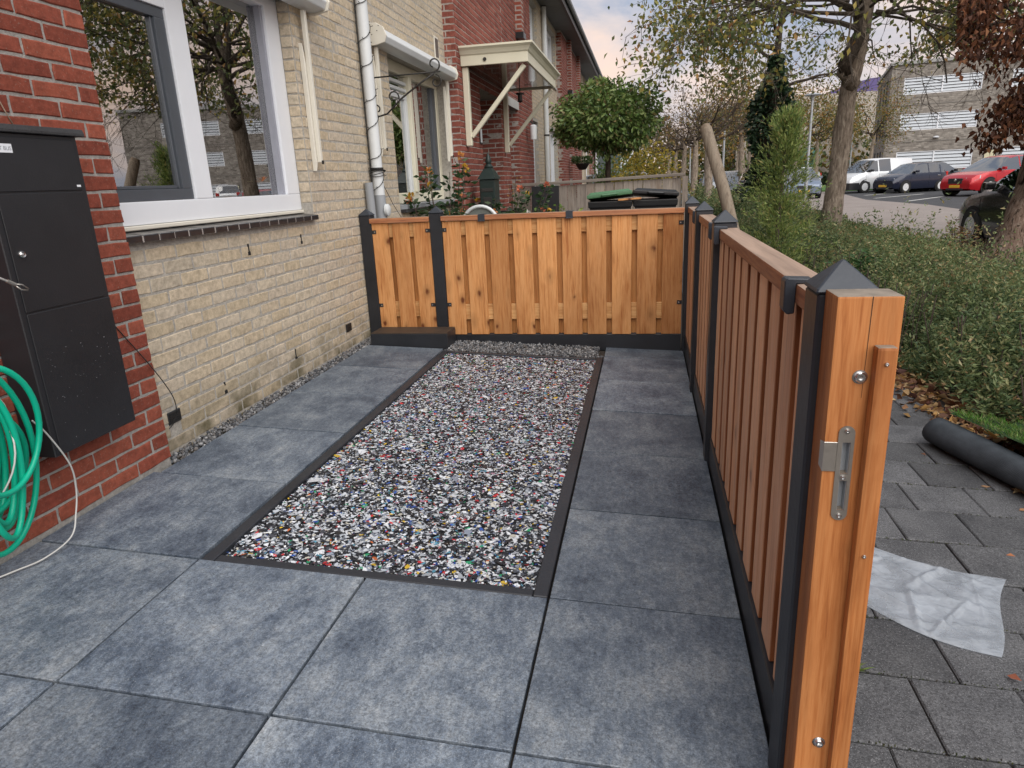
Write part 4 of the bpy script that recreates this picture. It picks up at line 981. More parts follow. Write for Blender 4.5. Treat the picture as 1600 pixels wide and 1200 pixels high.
for k in range(55):
    y = rr.gauss(.21,.08); z = rr.gauss(.58,.11)
    if Y0+.03 < y < Y1-.03 and Z0+.02 < z < .79: r = rr.uniform(.0005,.0012); dr.lathe([(r,0),(r*.8,r*.5),(0,r*.7)], (X1+.001, y, z), 6, 'x')
dr_o = local(dr, 'water_drops', M['lens'], smooth=True); dr_o['kind'] = 'stuff'
# steel lock cable with a looped end
lc = thing('steel_cable', 'plastic coated steel cable with a looped end hanging by the parcel box', 'cable', (-.47,-.05,.95))
ca = MB().tube([(-.02,-.30,.17),(-.01,-.1,.06),(0,.0,-.005),(.004,.035,-.027)], .0035, 8).build('cable', M['white_wire'], lc, smooth=True)
MB().tube([(.003,.028,-.022),(.006,.052,-.038)], .0065, 8).build('ferrule', M['steel'], lc, smooth='auto')
MB().tube([(.006,.052,-.036),(.008,.072,-.040),(.012,.088,-.056),(.012,.084,-.060),(.008,.065,-.055),(.006,.052,-.042)], .0025, 6).build('eye', M['steel'], lc, smooth=True)
hs = thing('garden_hose', 'coil of green garden hose hanging beside the parcel box', 'hose', (-.50,-.16,.42))
rr = random.Random(12)
for k in range(9):
    ry = rr.uniform(.065,.155); rz = rr.uniform(.16,.285); cy = rr.uniform(-.05,-.02); cz = rr.uniform(-.05,.06); xo = -.10+k*.018; ph = rr.uniform(-.3,.3)
    if k == 8: ry, rz, cz = .15, .20, .075
    if k == 5: ry, rz, cz = .165, .31, -.02
    pts = [(xo+.02*math.sin(a*2+ph), cy+ry*math.cos(a)*(1-.15*math.sin(a)), cz+rz*math.sin(a)) for a in [1.9+i*2*math.pi/40 for i in range(41)]]
    MB().tube(pts, .0095, 10).build('hose_loop', M['hose'], hs, smooth=True)
wt = thing('white_tube', 'thin white tube looping from the hose down onto the slabs', 'tube', (-.5,-.1,.4))
MB().tube([(x, -.14+.10*math.cos(a)*(1+.1*math.sin(a*2)), .07+.19*math.sin(a)) for a, x in [(i*2*math.pi/36, .03+.012*math.sin(i*.6)) for i in range(37)]], .003, 6).build('tube_loop', M['white_wire'], wt, smooth=True)
def smooth_path(p, n=14):
    p = [Vector(q) for q in p]; out = []
    for i in range(len(p)-1):
        a, b, c, d = p[max(i-1,0)], p[i], p[i+1], p[min(i+2,len(p)-1)]
        for k in range(n):
            t = k/n; out.append(.5*((2*b)+(c-a)*t+(2*a-5*b+4*c-d)*t*t+(3*b-a-3*c+d)*t**3))
    out.append(p[-1]); return out
wp = [(-.50,-.03,.47),(-.50,.015,.40),(-.50,.07,.27),(-.515,.085,.17),(-.515,.06,.085),(-.495,.0,.025),(-.50,-.11,.006),(-.535,-.20,.006),(-.60,-.33,.006)]
MB().tube([q-Vector((-.5,-.1,.4)) for q in smooth_path(wp)], .003, 6).build('tube_tail', M['white_wire'], wt, smooth=True)
bc = thing('thin_cable', 'thin dark cable hanging from behind the parcel box into a hole in the yellow wall', 'cable', (XP,.62,.5))
cp_ = smooth_path([(XP+.004,.432,.86),(XP+.006,.50,.74),(XP+.005,.585,.62),(XP+.012,.68,.48),(XP+.02,.75,.36),(XP+.012,.80,.27),(XP-.01,.825,.20),(XP-.03,.82,.15),(XP-.045,.80,.125)])
MB().tube([q-Vector((XP,.62,.5)) for q in cp_], .0022, 6).build('cable', M['black_wire'], bc, smooth=True)
b2 = thing('thin_cable', 'thin pale cable running down the red bricks to the top of the parcel box', 'cable', (XP,.2,1.5))
MB().tube([(.004,-.03,.36),(.005,.02,.10),(.006,.075,-.04),(.004,.10,-.09)], .002, 6).build('cable', plain('pale_cable', (.35,.27,.2), .6), b2, smooth=True)
# ------------------------------------------------------------------ things in the neighbour's front garden
gf = thing('garden_fence', 'weathered grey board fence across the neighbouring gardens behind the bins', 'fence', (.7, 9.0, -.12))
gx0, gx1 = -.55, 2.02; ztl, ztr = 1.075, 1.135
n = 18; w = (gx1-gx0)/n
for k in range(n):
    x = gx0+k*w; zt = ztl+(ztr-ztl)*k/n
    MB().box(0, w-.006, 0, .02, 0, zt+.10).build('board', M['old_wood'], gf, loc=(x-.7, random.uniform(-.006,.006), 0), rot=(0, random.uniform(-.004,.004), 0))
MB().add([(gx0-.7,-.05,ztl+.12),(gx1-.66,-.05,ztr+.12),(gx1-.66,.07,ztr+.12),(gx0-.7,.07,ztl+.12),(gx0-.7,-.05,ztl+.165),(gx1-.66,-.05,ztr+.165),(gx1-.66,.07,ztr+.165),(gx0-.7,.07,ztl+.165)],
  [(0,3,2,1),(4,5,6,7),(0,1,5,4),(1,2,6,5),(2,3,7,6),(3,0,4,7)]).build('cap_rail', wood_mat('dark_cap_wood', (.2,.175,.155), (.14,.12,.105), (.07,.06,.055), 'x', False, .4, .9), gf, bevel=.006)
MB().box(gx1-.70-.0, gx1-.62, -.06, .03, 0, ztr+.118).build('end_post', M['old_wood'], gf)
def bin_(x, y, lid_col, label, tilt, rz=0):
    b = thing('wheelie_bin', label, 'bin', (x, y, -.12), rz)
    w, d, h = .54, .60, .985
    v = []
    for z, s in ((0,.80),(h-.08,.97),(h-.0801,1.03),(h,1.05)):
        v += [(-w/2*s,-d/2*s,z),(w/2*s,-d/2*s,z),(w/2*s,d/2*s,z),(-w/2*s,d/2*s,z)]
    f = [(0,3,2,1)]+[(i*4+k, i*4+(k+1)%4, (i+1)*4+(k+1)%4, (i+1)*4+k) for i in range(3) for k in range(4)]+[(12,13,14,15)]
    MB().add(v, f).build('bin_body', M['black_plastic'], b, bevel=.012, seg=2)
    for s in (-1,1): MB().lathe([(.1,-.02),(.1,.02)], (s*.22, .27, .1), 16, 'x').build('wheel', M['tyre'], b)
    MB().tube([(-.24,.36,h-.03),(.24,.36,h-.03)], .014, 8).build('handle', M['black_plastic'], b)
    lm = MB(); vv = []
    for z, s in ((0,1.07),(.045,1.08),(.0451,1.02),(.075,.90)): vv += [(-w/2*s,-d*s+ (1-s)*-.3,z),(w/2*s,-d*s+(1-s)*-.3,z),(w/2*s,.02,z),(-w/2*s,.02,z)]
    lm.add(vv, [(0,3,2,1)]+[(i*4+k, i*4+(k+1)%4, (i+1)*4+(k+1)%4, (i+1)*4+k) for i in range(3) for k in range(4)]+[(12,13,14,15)])
    l = lm.build('bin_lid', lid_col, b, bevel=.012, seg=2, loc=(0,.31,h+.006), rot=tilt)
    MB().tube([(-.10,-.62,.02),(-.09,-.66,.02),(.09,-.66,.02),(.10,-.62,.02)], .011, 6).build('lid_handle', lid_col, l)
    return b
bin_(1.035, 7.62, plain('green_bin_lid', (.07,.17,.085), .45, var=.06), 'black wheelie bin with a propped green lid behind the wooden fence', (R(-5), R(-4.5), 0))
bin_(1.61, 7.66, M['black_plastic'], 'black wheelie bin with a black lid beside the green-lidded bin', (R(-5), R(5), 0))
wb = thing('wood_scrap', 'pale wooden offcut lying on the bins between their lids', 'wood', (1.30, 7.30, .878))
MB().bar((-.16,0,.0),(.13,.02,.012), .05, .02).build('stick', M['board'], wb); 
bd = thing('black_board', 'upright black rectangular board standing against the grey fence', 'board', (0.02, 8.55, -.12))
MB().box(-.20,.21,0,.03,.55,1.20).build('panel', M['black_metal'], bd, bevel=.006)
for s in (-.17,.17): MB().box(s-.015,s+.015,.0,.03,-.0,.549).build('leg', M['black_metal'], bd)
MB().tube([(.04,-.004,.72),(.05,-.006,.80),(.035,-.006,.88),(.045,-.004,.93)], [.012,.009,.006,.002], 6).build('rust_mark', plain('rusty_flame', (.35,.14,.06), .8), bd)
wc = thing('round_chair', 'white rimmed round wicker chair back behind the wooden fence', 'chair', (-.20, 5.25, -.12))
MB().tube([(math.cos(a)*.19,0,.86+math.sin(a)*.19) for a in [i*2*math.pi/32 for i in range(33)]], .018, 8).build('chair_rim', M['white_pvc'], wc, smooth=True)
MB().lathe([(.17,-.004),(.17,.004)], (0,.01,.86), 24, 'y').build('chair_back', plain('grey_wicker', (.12,.13,.12), .8, 0, .8, 60, .4), wc)
MB().lathe([(0,.36),(.22,.36),(.24,.40),(.0,.41)], (0,.2,0), 20).build('seat', M['old_wood'], wc)
for a in range(4): MB().tube([(.17*math.cos(a*1.57+.8),.2+.17*math.sin(a*1.57+.8),.36),(.2*math.cos(a*1.57+.8),.2+.2*math.sin(a*1.57+.8),0)], .012, 6).build('leg', M['white_pvc'], wc)
pots = thing('plant_pot', 'black flower pot standing between the roses and the black board', 'pot', (-.24, 7.2, -.12))
MB().lathe([(0,0),(.12,0),(.17,.9),(.18,.92),(.15,.92),(.14,.86),(0,.86)], (0,0,0), 16).build('pot', M['black_plastic'], pots, smooth='auto')

def plant(name, label, cat, loc, stems, leafspec, m=M['leaf'], flowers=None, group=None, rng=None, stem_m=None, spread=.25):
    """stems: (count, height, lean); leafspec: (per stem, L, W, cols, weights, frac from)"""
    rg = np.random.default_rng(int(abs(loc[0]*97+loc[1]*31)*10) % 9999)
    p = thing(name, label, cat, loc, 0, group); sm = MB(); LP = []; LD = []; FP = []
    cnt, h, lean = stems
    for k in range(cnt):
        a = rg.uniform(0, 6.28); r = spread*math.sqrt(rg.random()); b = Vector((math.cos(a)*r*.35, math.sin(a)*r*.35, 0)); hh = h*rg.uniform(.6,1.05)
        t = Vector((math.cos(a)*(r+lean*rg.random()), math.sin(a)*(r+lean*rg.random()), hh)); mid = (b+t)/2+Vector((0,0,hh*.12))
        path = [b*(1-s)**2+mid*2*s*(1-s)+t*s*s for s in [i/6 for i in range(7)]]
        sm.tube(path, [.006*(1-.7*i/6)+.001 for i in range(7)], 5)
        per, L, W, cols, wts, fr = leafspec
        for q in range(per):
            s = fr+(1-fr)*rg.random(); pt_ = b*(1-s)**2+mid*2*s*(1-s)+t*s*s; d = rg.normal(size=3); d[2] = abs(d[2])*.4-.1
            LP.append(pt_+Vector(d)*.02); LD.append(d)
        FP.append(t)
    sm.build('stem', stem_m or M['twig'], p)
    per, L, W, cols, wts, fr = leafspec; n = len(LP)
    leaves_obj('foliage', np.array(LP), np.array(LD), rg.uniform(.7,1.2,n)*L, rg.uniform(.8,1.1,n)*W, pick_cols(n, cols, wts, .2, rg), m, p, rng=rg)
    if flowers:
        cols, fr, rad, per = flowers
        for t in FP:
            if rg.random() > fr: continue
            dd = norm(rg.normal(size=(per,3))+[0,0,.5]); k0 = int(rg.integers(len(cols)))
            o = leaves_obj('flower', dd*rad*.25, dd, rad*rg.uniform(.7,1.1), rad*.8, pick_cols(per, [cols[k0]], None, .14, rg), M['leaf'], p, rng=rg); o.location = t
    return p
G_ = [(.025,.055,.02),(.045,.085,.03),(.07,.11,.045),(.035,.07,.035)]
plant('rose_bush', 'tall yellow and orange flowered rose in front of the second window', 'rose', (-.44, 4.75, -.12), (12, 1.50, .12), (60, .07, .042, G_, None, .25), flowers=([(.62,.36,.04),(.65,.28,.08),(.62,.22,.12)], .7, .042, 14), spread=.34)
plant('rose_bush', 'wide orange and coral flowered rose beside the dark green letterbox', 'rose', (-.18, 5.9, -.12), (30, 1.20, .15), (60, .07, .042, G_, None, .3), flowers=([(.62,.26,.10),(.60,.18,.10),(.65,.40,.05)], .55, .040, 14), spread=.62)
plant('flowering_plant', 'low pale green plant with white flowers just over the fence rail', 'plant', (.42, 5.9, -.12), (26, .98, .10), (16, .07, .035, [(.16,.26,.06),(.26,.34,.08),(.10,.18,.05)], None, .55), flowers=([(.8,.8,.76),(.75,.72,.68)], .35, .045, 12), spread=.36)
plant('dry_stem', 'single dry flower stalk with a yellowish tip by the black board', 'plant', (-.22, 7.25, .75), (2, .50, .02), (10, .05, .02, [(.42,.26,.09),(.30,.2,.08)], None, .4), spread=.05)

# ------------------------------------------------------------------ trees
def branch_path(p, d, L, n, bend, rg, up=0.):
    pts = [np.array(p, float)]; d = np.array(d, float); d /= np.linalg.norm(d)
    for i in range(n):
        d = d+rg.normal(0, bend, 3)+np.array([0,0,up]); d /= np.linalg.norm(d); pts.append(pts[-1]+d*L/n)
    return pts
def grow(mb, tips, p, d, L, r, depth, rg, spread=.8, bend=.13, up=.03, kids=(3,5), shrink=.62, minr=.004, n=5, sides=6):
    pts = branch_path(p, d, L, n, bend, rg, up); rad = [r*(1-.55*i/n) for i in range(n+1)]
    mb.tube(pts, rad, sides if r > .02 else 4, caps=False)
    if depth == 0: tips.append(pts); return
    for k in range(rg.integers(*kids)):
        t = rg.uniform(.35, 1.) if k else 1.; i = min(n, max(1, int(round(t*n)))); base = pts[i]; dd = pts[i]-pts[i-1]; dd /= np.linalg.norm(dd)
        nd = dd+rg.normal(0, spread, 3)*.6
        grow(mb, tips, base, nd, L*shrink*rg.uniform(.75,1.2), max(minr, rad[i]*.62), depth-1, rg, spread, bend, up, kids, shrink, minr, n, max(4, sides-1))
def tip_leaves(tips, per, rg, jit=.05, hang=.4):
    P = []; D = []
    for t in tips:
        t = np.array(t)
        for q in range(per):
            s = rg.uniform(.1, 1)*(len(t)-1); i = min(int(s), len(t)-2); p = t[i]+(t[i+1]-t[i])*(s-i)
            P.append(p+rg.normal(0, jit, 3)); d = rg.normal(0, 1, 3); d[2] -= hang*2; D.append(d)
    return np.array(P), np.array(D)
def trunk_mb(pts, rad, rg, sides=14, rough=.08):
    """a tube with furrowed, uneven cross-sections"""
    from mathutils import noise as mn
    P = smooth_path(pts, 7); m = len(P); rs = np.interp(np.linspace(0, len(pts)-1, m), range(len(pts)), rad)
    mb = MB(); v = []
    for i, p in enumerate(P):
        d = (P[min(i+1,m-1)]-P[max(i-1,0)]).normalized(); a = d.cross(Vector((0,1,.1))).normalized(); b = d.cross(a)
        for k in range(sides):
            t = 2*math.pi*k/sides; q = 1+rough*1.6*mn.noise((math.cos(t)*1.8, math.sin(t)*1.8, p.z*1.5))+rough*mn.noise((math.cos(t)*6, math.sin(t)*6, p.z*5))
            v.append(p+(a*math.cos(t)+b*math.sin(t))*rs[i]*q)
    f = [(i*sides+k, i*sides+(k+1) % sides, (i+1)*sides+(k+1) % sides, (i+1)*sides+k) for i in range(m-1) for k in range(sides)]
    return mb.add(v, f+[tuple((m-1)*sides+k for k in range(sides))])
def to_local(mb, L): mb.v = [(x-L[0], y-L[1], z-L[2]) for x, y, z in mb.v]; return mb
AUT = [(.06,.085,.035),(.10,.12,.04),(.16,.155,.045),(.26,.205,.05),(.26,.15,.05),(.12,.135,.065),(.18,.09,.04)]
AUTW = [16,22,22,15,5,14,3]

# main street tree
M['bark_mid'] = bark_mat('branch_bark', (.05,.042,.035), (.11,.092,.075), (.19,.16,.135))
rg = np.random.default_rng(5); L0 = (4.74, 11.36, -.2)
mt = thing('street_tree', 'big street tree with thinning yellow-green leaves and a broken branch collar', 'tree', L0)
tk = trunk_mb([(4.70,11.36,-.35),(4.72,11.36,.3),(4.76,11.36,1.2),(4.80,11.36,2.1),(4.86,11.36,2.7),(4.95,11.36,3.3),(5.0,11.36,3.9)], [.21,.17,.15,.142,.138,.125,.10], rg, 16, .12)
tk.tube([(4.86,11.30,2.45),(4.72,11.16,2.62),(4.60,11.1,2.66)], [.13,.12,.09], 10)
to_local(tk, L0).build('trunk', M['bark'], mt, smooth=True)
stubm = MB().tube([(4.70,11.12,2.62),(4.64,11.06,2.75),(4.74,11.1,2.95),(4.86,11.2,3.2)], [.10,.105,.11,.10], 10); to_local(stubm, L0).build('limb', M['bark_dark'], mt, smooth=True)
mb = MB(); tips = []
limbs = [((4.9,11.3,3.15),(-.1,.1,1),1.6,.13),((4.98,11.36,3.6),(.5,.2,1.),1.7,.12),((4.9,11.3,3.5),(-.85,-.2,.55),2.0,.085),((4.88,11.3,3.3),(-.9,-.5,.28),2.1,.07),((5.,11.4,3.8),(.8,-.5,.35),1.9,.075),((5.,11.4,3.9),(.2,-.9,.45),1.8,.075),((4.95,11.4,3.9),(-.6,.5,.8),1.9,.08),((5.,11.4,3.9),(.9,.3,.55),1.9,.08),((4.9,11.3,3.6),(-.5,-.9,.35),2.,.06),((5.0,11.4,3.9),(0,.1,1),2.2,.11),((4.9,11.2,3.5),(-1,.1,.1),2.1,.06),((5.,11.3,3.7),(.75,-.75,.12),1.9,.05)]
for p, d, L, r in limbs: grow(mb, tips, p, d, L, r*.62, 3, rg, .85, .12, -.012, (3,6), .62, .005)
for k in range(24):
    a = 2.4+k*.33 if k < 16 else -.8+(k-16)*.22; grow(mb, tips, (4.9+.2*math.cos(a), 11.3+.2*math.sin(a), rg.uniform(3.2,4.0)), (math.cos(a), math.sin(a), rg.uniform(-.05,.4)), rg.uniform(1.6,2.3), .024, 3, rg, .85, .14, -.03, (3,5), .6, .004)
to_local(mb, L0).build('branches', M['bark_mid'], mt)
P, D = tip_leaves(tips, 15, rg, .14, .5); n = len(P)
zmin = np.interp(P[:,0], [1.,3.8,4.3,4.6,5.3,5.8,8.], [2.35,2.5,2.75,3.15,3.1,3.0,3.0])+rg.normal(0,.12,n)
keep = (P[:,2] > zmin) & ((rg.random(n) < .66) | (P[:,0] > 5.4)); P = P[keep]; D = D[keep]; n = len(P)
leaves_obj('crown', P-np.array(L0), D, rg.uniform(.07,.125,n), rg.uniform(.045,.07,n), pick_cols(n, np.array(AUT)*1.75, AUTW, .2, rg), M['leaf'], mt, rng=rg)

# right-hand tree with peeling bark and a clump of dead brown leaves
rg = np.random.default_rng(9); L1 = (5.62, 6.95, -.2)
rt = thing('street_tree', 'leaning tree with flaking bark and hanging dead brown leaves at the right edge', 'tree', L1)
tk = trunk_mb([(5.40,6.95,-.35),(5.48,6.95,0.0),(5.60,6.95,.35),(5.72,6.98,.9),(5.78,7.,1.6),(5.82,7.05,2.4),(5.9,7.1,3.4)], [.34,.25,.185,.165,.16,.15,.13], rg, 16, .16)
tk.tube([(5.3,6.8,-.3),(5.46,6.86,.02),(5.62,6.9,.4)], [.13,.12,.1], 9)
to_local(tk, L1).build('trunk', M['bark_peel'], rt, smooth=True)
mb = MB(); tips = []
for p, d, L, r in [((5.85,7.1,3.0),(-.5,-.2,.6),1.2,.06),((5.8,7.05,2.5),(-.8,-.1,.3),1.0,.045),((5.9,7.1,3.3),(.5,-.3,.6),1.5,.07),((5.9,7.1,3.3),(-.2,.3,.9),1.6,.07),((5.85,7.05,2.8),(.2,-.8,.2),1.,.05),((5.8,7.0,2.2),(-.5,-.6,.1),.8,.035),((5.85,7.1,2.7),(-.9,.2,-.1),.9,.03),((5.9,7.1,3.0),(-.3,-.8,.3),1.1,.04),((5.9,7.1,3.3),(.9,.3,.5),1.5,.06),((5.9,7.1,3.4),(0,-.2,1),1.7,.08),((5.8,7.,2.1),(-.6,-.5,-.3),.7,.03),((5.8,7.,2.),(-.2,-.9,-.2),.7,.03)]: grow(mb, tips, p, d, L, r*.6, 2, rg, .8, .16, -.05, (3,6), .6, .004)
to_local(mb, L1).build('branches', M['bark_dark'], rt)
P, D = tip_leaves(tips, 42, rg, .11, 1.1); n = len(P)
keep = (P[:,0] > 4.66+.37*(P[:,1]-6.6)-.10*(P[:,2]-2)) & (P[:,2] > 1.25); P = P[keep]; D = D[keep]; n = len(P)
leaves_obj('dead_leaves', P-np.array(L1), D, rg.uniform(.05,.095,n), rg.uniform(.03,.05,n), pick_cols(n, [(.10,.035,.015),(.16,.06,.025),(.065,.025,.014),(.24,.11,.05)], [4,4,4,1], .25, rg), M['leaf_dry'], rt, fold=.45, rng=rg)
# a bough of the same row hangs in from above
# ivy-clad tree
def crown_tree(name, label, loc, h, tr, crown, nleaf, L, W, cols, w, m=M['leaf'], seed=1, lean=(0,0), group=None, depth=2, limbs=7, bark=M['bark'], trunk_h=None, ball=False):
    rg = np.random.default_rng(seed); t = thing(name, label, 'tree', loc, 0, group)
    cx, cz, rx, rz = crown; th = trunk_h or cz
    pts = [(0,0,-.2),(lean[0]*.3,lean[1]*.3,th*.35),(lean[0]*.7,lean[1]*.7,th*.7),(lean[0],lean[1],th)]
    trunk_mb(pts, [tr*1.25, tr, tr*.85, tr*.6], rg, 10, .1).build('trunk', bark, t, smooth=True)
    mb = MB(); tips = []
    for k in range(limbs):
        a = k*2.4+rg.uniform(-.4,.4); s = rg.uniform(.5,1.); base = np.array([lean[0]*s, lean[1]*s, th*(.72+.28*s)])
        d = np.array([math.cos(a), math.sin(a), rg.uniform(.1,1.)]); grow(mb, tips, base, d, rx*rg.uniform(.5,.75), tr*.32, depth, rg, .75, .12, .02, (3,5), .6, .006)
    mb.build('branches', M['bark_dark'] if bark is not M['twig'] else M['twig'], t)
    if nleaf:
        n = nleaf; u = norm(rg.normal(size=(n,3))); rr = rg.random(n)**(.30 if ball else .42)
        from mathutils import noise as mn
        lump = np.array([1+(.40 if ball else .22)*mn.noise(Vector(x)*2.6+Vector((seed,0,0))) for x in u]); P = u*(rr*lump)[:,None]*np.array([rx,rx,rz])+np.array([lean[0],lean[1],cz])
        if not ball:
            T = np.concatenate([np.array(q) for q in tips]); pick = T[rg.integers(0,len(T),n)]+rg.normal(0,rx*.13,(n,3)); mk = rg.random(n) < .55; P[mk] = pick[mk]
        D = u*.6+rg.normal(0,.6,(n,3))+[0,0,-.35]
        leaves_obj('crown', P, D, rg.uniform(.7,1.2,n)*L, rg.uniform(.8,1.15,n)*W, pick_cols(n, cols, w, .2, rg), m, t, rng=rg)
    return t
EVG = [(.055,.11,.03),(.10,.17,.042),(.15,.225,.06),(.23,.29,.10),(.20,.16,.065)]
crown_tree('evergreen_tree', 'round clipped evergreen on a bare stem behind the grey fence', (.82, 11.1, -.12), 3, .055, (0, 2.27, .92, .60), 9500, .10, .046, EVG, [3,6,7,5,2], M['leaf_gloss'], 21, ball=True, limbs=10, bark=M['bark_dark'], trunk_h=2.1)
rg = np.random.default_rng(33); iv = thing('ivy_tree', 'tree trunk wrapped in a dark column of ivy above the hedge', 'tree', (4.35, 16.9, -.2))
trunk_mb([(0,0,-.2),(.05,0,1.5),(.15,0,3),(.25,0,5)], [.2,.17,.11,.04], rg, 10).build('trunk', M['bark_dark'], iv, smooth=True)
n = 4200; z = rg.uniform(.4,4.0,n); a = rg.uniform(0,6.28,n); r = .36*(1+.3*np.sin(z*3.1+a*2))*rg.uniform(.55,1.1,n)*np.clip((4.3-z)/1.2,.35,1)
leaves_obj('ivy', np.stack([np.cos(a)*r+.05*z, np.sin(a)*r, z],1), np.stack([np.cos(a),np.sin(a),-.5*np.ones(n)],1)+rg.normal(0,.3,(n,3)), .11, .09, pick_cols(n,[(.012,.028,.012),(.02,.045,.018),(.03,.06,.025)],None,.2,rg), M['leaf_gloss'], iv, rng=rg)
mb = MB(); tips = []
for k in range(6): a = k*1.1; grow(mb, tips, (.2,0,3.2+.3*k), (math.cos(a),math.sin(a),.5), 1.3, .05, 2, rg, .8,.14,.02,(3,5),.6,.006)
mb.build('branches', M['bark_dark'], iv); P, D = tip_leaves(tips, 10, rg, .12, .4); n = len(P)
leaves_obj('crown', P, D, .10, .06, pick_cols(n, AUT, AUTW, .2, rg), M['leaf'], iv, rng=rg)
# cypress beside the pavement
rg = np.random.default_rng(41); cy = thing('cypress', 'loose yellow-green young cypress at the edge of the pavement', 'cypress', (2.95, 6.5, -.17))
trunk_mb([(0,0,-.05),(.02,0,1),(.05,.0,1.9)], [.03,.02,.008], rg, 7).build('trunk', M['twig'], cy)
NS = 420; P = []; D = []
for k in range(NS):
    z = 1.92*rg.random()**.85+.02; a = rg.uniform(0,6.28); rmax = .38*(1-.68*(z/1.95)**1.8)*(1+.40*math.sin(z*7+a*2))*rg.uniform(.35,1.35)+.02
    b = np.array([.03*z, 0, z*.92]); d = np.array([math.cos(a)*rmax, math.sin(a)*rmax, .14+.12*rg.random()])
    for q in range(24):
        s = rg.uniform(.25,1); P.append(b+d*s+rg.normal(0,.018,3)); dd = d/np.linalg.norm(d)+rg.normal(0,.55,3)+[0,0,.35]; D.append(dd)
P = np.array(P); D = np.array(D); n = len(P)
leaves_obj('foliage', P, D, rg.uniform(.035,.075,n), .013, pick_cols(n,[(.16,.22,.06),(.235,.30,.085),(.31,.36,.12),(.10,.16,.05),(.36,.32,.12)],[4,5,3,3,1],.18,rg), M['leaf'], cy, rng=rg)
# yellow shrub, far street trees, hedges
crown_tree('yellow_shrub', 'yellow autumn shrub behind the grey fence, right of the round evergreen', (1.45, 16.6, -.15), 2, .05, (0, 1.35, .95, .95), 3200, .11, .05, [(.34,.26,.03),(.42,.32,.05),(.22,.20,.04),(.13,.15,.04)], [5,4,3,2], M['leaf'], 51, trunk_h=.8)
crown_tree('green_shrub', 'dark green shrub between the far porch and the yellow shrub', (.55, 21., -.15), 2, .05, (0, 1.2, .8, 1.1), 2200, .11, .06, EVG, [4,4,2,1,0], M['leaf'], 52, trunk_h=.8)
GREY = [(.16,.12,.085),(.21,.15,.10),(.24,.16,.06),(.13,.12,.05)]
OLV = [(.12,.12,.035),(.19,.16,.04),(.25,.18,.045),(.09,.11,.035),(.27,.14,.04)]
far = [ (3.75,24.5,1.9,3.8,GREY,900,'bare-twigged street tree behind the leaning stake, first past the ivy tree'),
        (3.6,30.5,1.9,4.,GREY,900,'bare greyish street tree, second past the ivy tree'),
        (3.4,37.,2.,4.2,GREY,800,'bare greyish street tree, third past the ivy tree'),
        (3.3,44.,2.,4.2,GREY,700,'small distant street tree, fourth past the ivy tree'),
        (3.2,52.,2.2,4.4,GREY,700,'small distant street tree, last of the left row'),
        (6.0,33.,2.4,4.6,OLV,2400,'rust and yellow street tree above the parked cars, behind the stake'),
        (7.5,41.,2.6,4.8,OLV,2400,'olive-yellow tree behind the ivy column'),
        (10.2,43.5,2.9,4.9,OLV,3000,'olive tree left of the tall lamp post'),
        (13.0,50.,2.9,4.8,OLV,3000,'olive tree between the lamp post and the big trunk'),
        (18.0,56.,2.8,5.2,OLV,2800,'yellow-green tree in front of the beige hall, right of the big trunk'),
        (9.,60.,3.4,5.4,OLV,2600,'far olive tree closing the end of the street')]
for i, (x, y, rx, cz, cols, nl, lab) in enumerate(far):
    crown_tree('street_tree', lab, (x, y, -.2), 5, .15, (0, cz, rx, rx*.85), nl, .16 if cols is OLV else .10, .09 if cols is OLV else .06, cols, None, M['leaf'], 60+i, lean=(rg.uniform(-.2,.3),0), group='trees along the street', limbs=9, depth=3 if cols is GREY else 2, trunk_h=cz*.72)
hd = thing('hedge', 'clipped dark green hedge at the back of the parking area', 'hedge', (17, 62, -.25))
n = 5000; P = np.stack([RNG.uniform(-7,6,n), RNG.uniform(-.5,.5,n), RNG.uniform(0,1.0,n)],1)
leaves_obj('foliage', P, RNG.normal(size=(n,3)), .22, .14, pick_cols(n,[(.02,.035,.012),(.035,.055,.018)],None,.2), M['leaf'], hd)
tl = RNG.random((9000,3)); P = np.stack([-14+tl[:,0]*46, 100+tl[:,1]*14, .2+tl[:,2]**1.3*6.8*(1+.3*np.sin(tl[:,0]*37))],1)
o = leaves_obj('treeline', P, RNG.normal(size=(9000,3)), .75, .5, pick_cols(9000, OLV+[(.05,.08,.03)], None, .2), M['leaf']); o['kind'] = 'stuff'
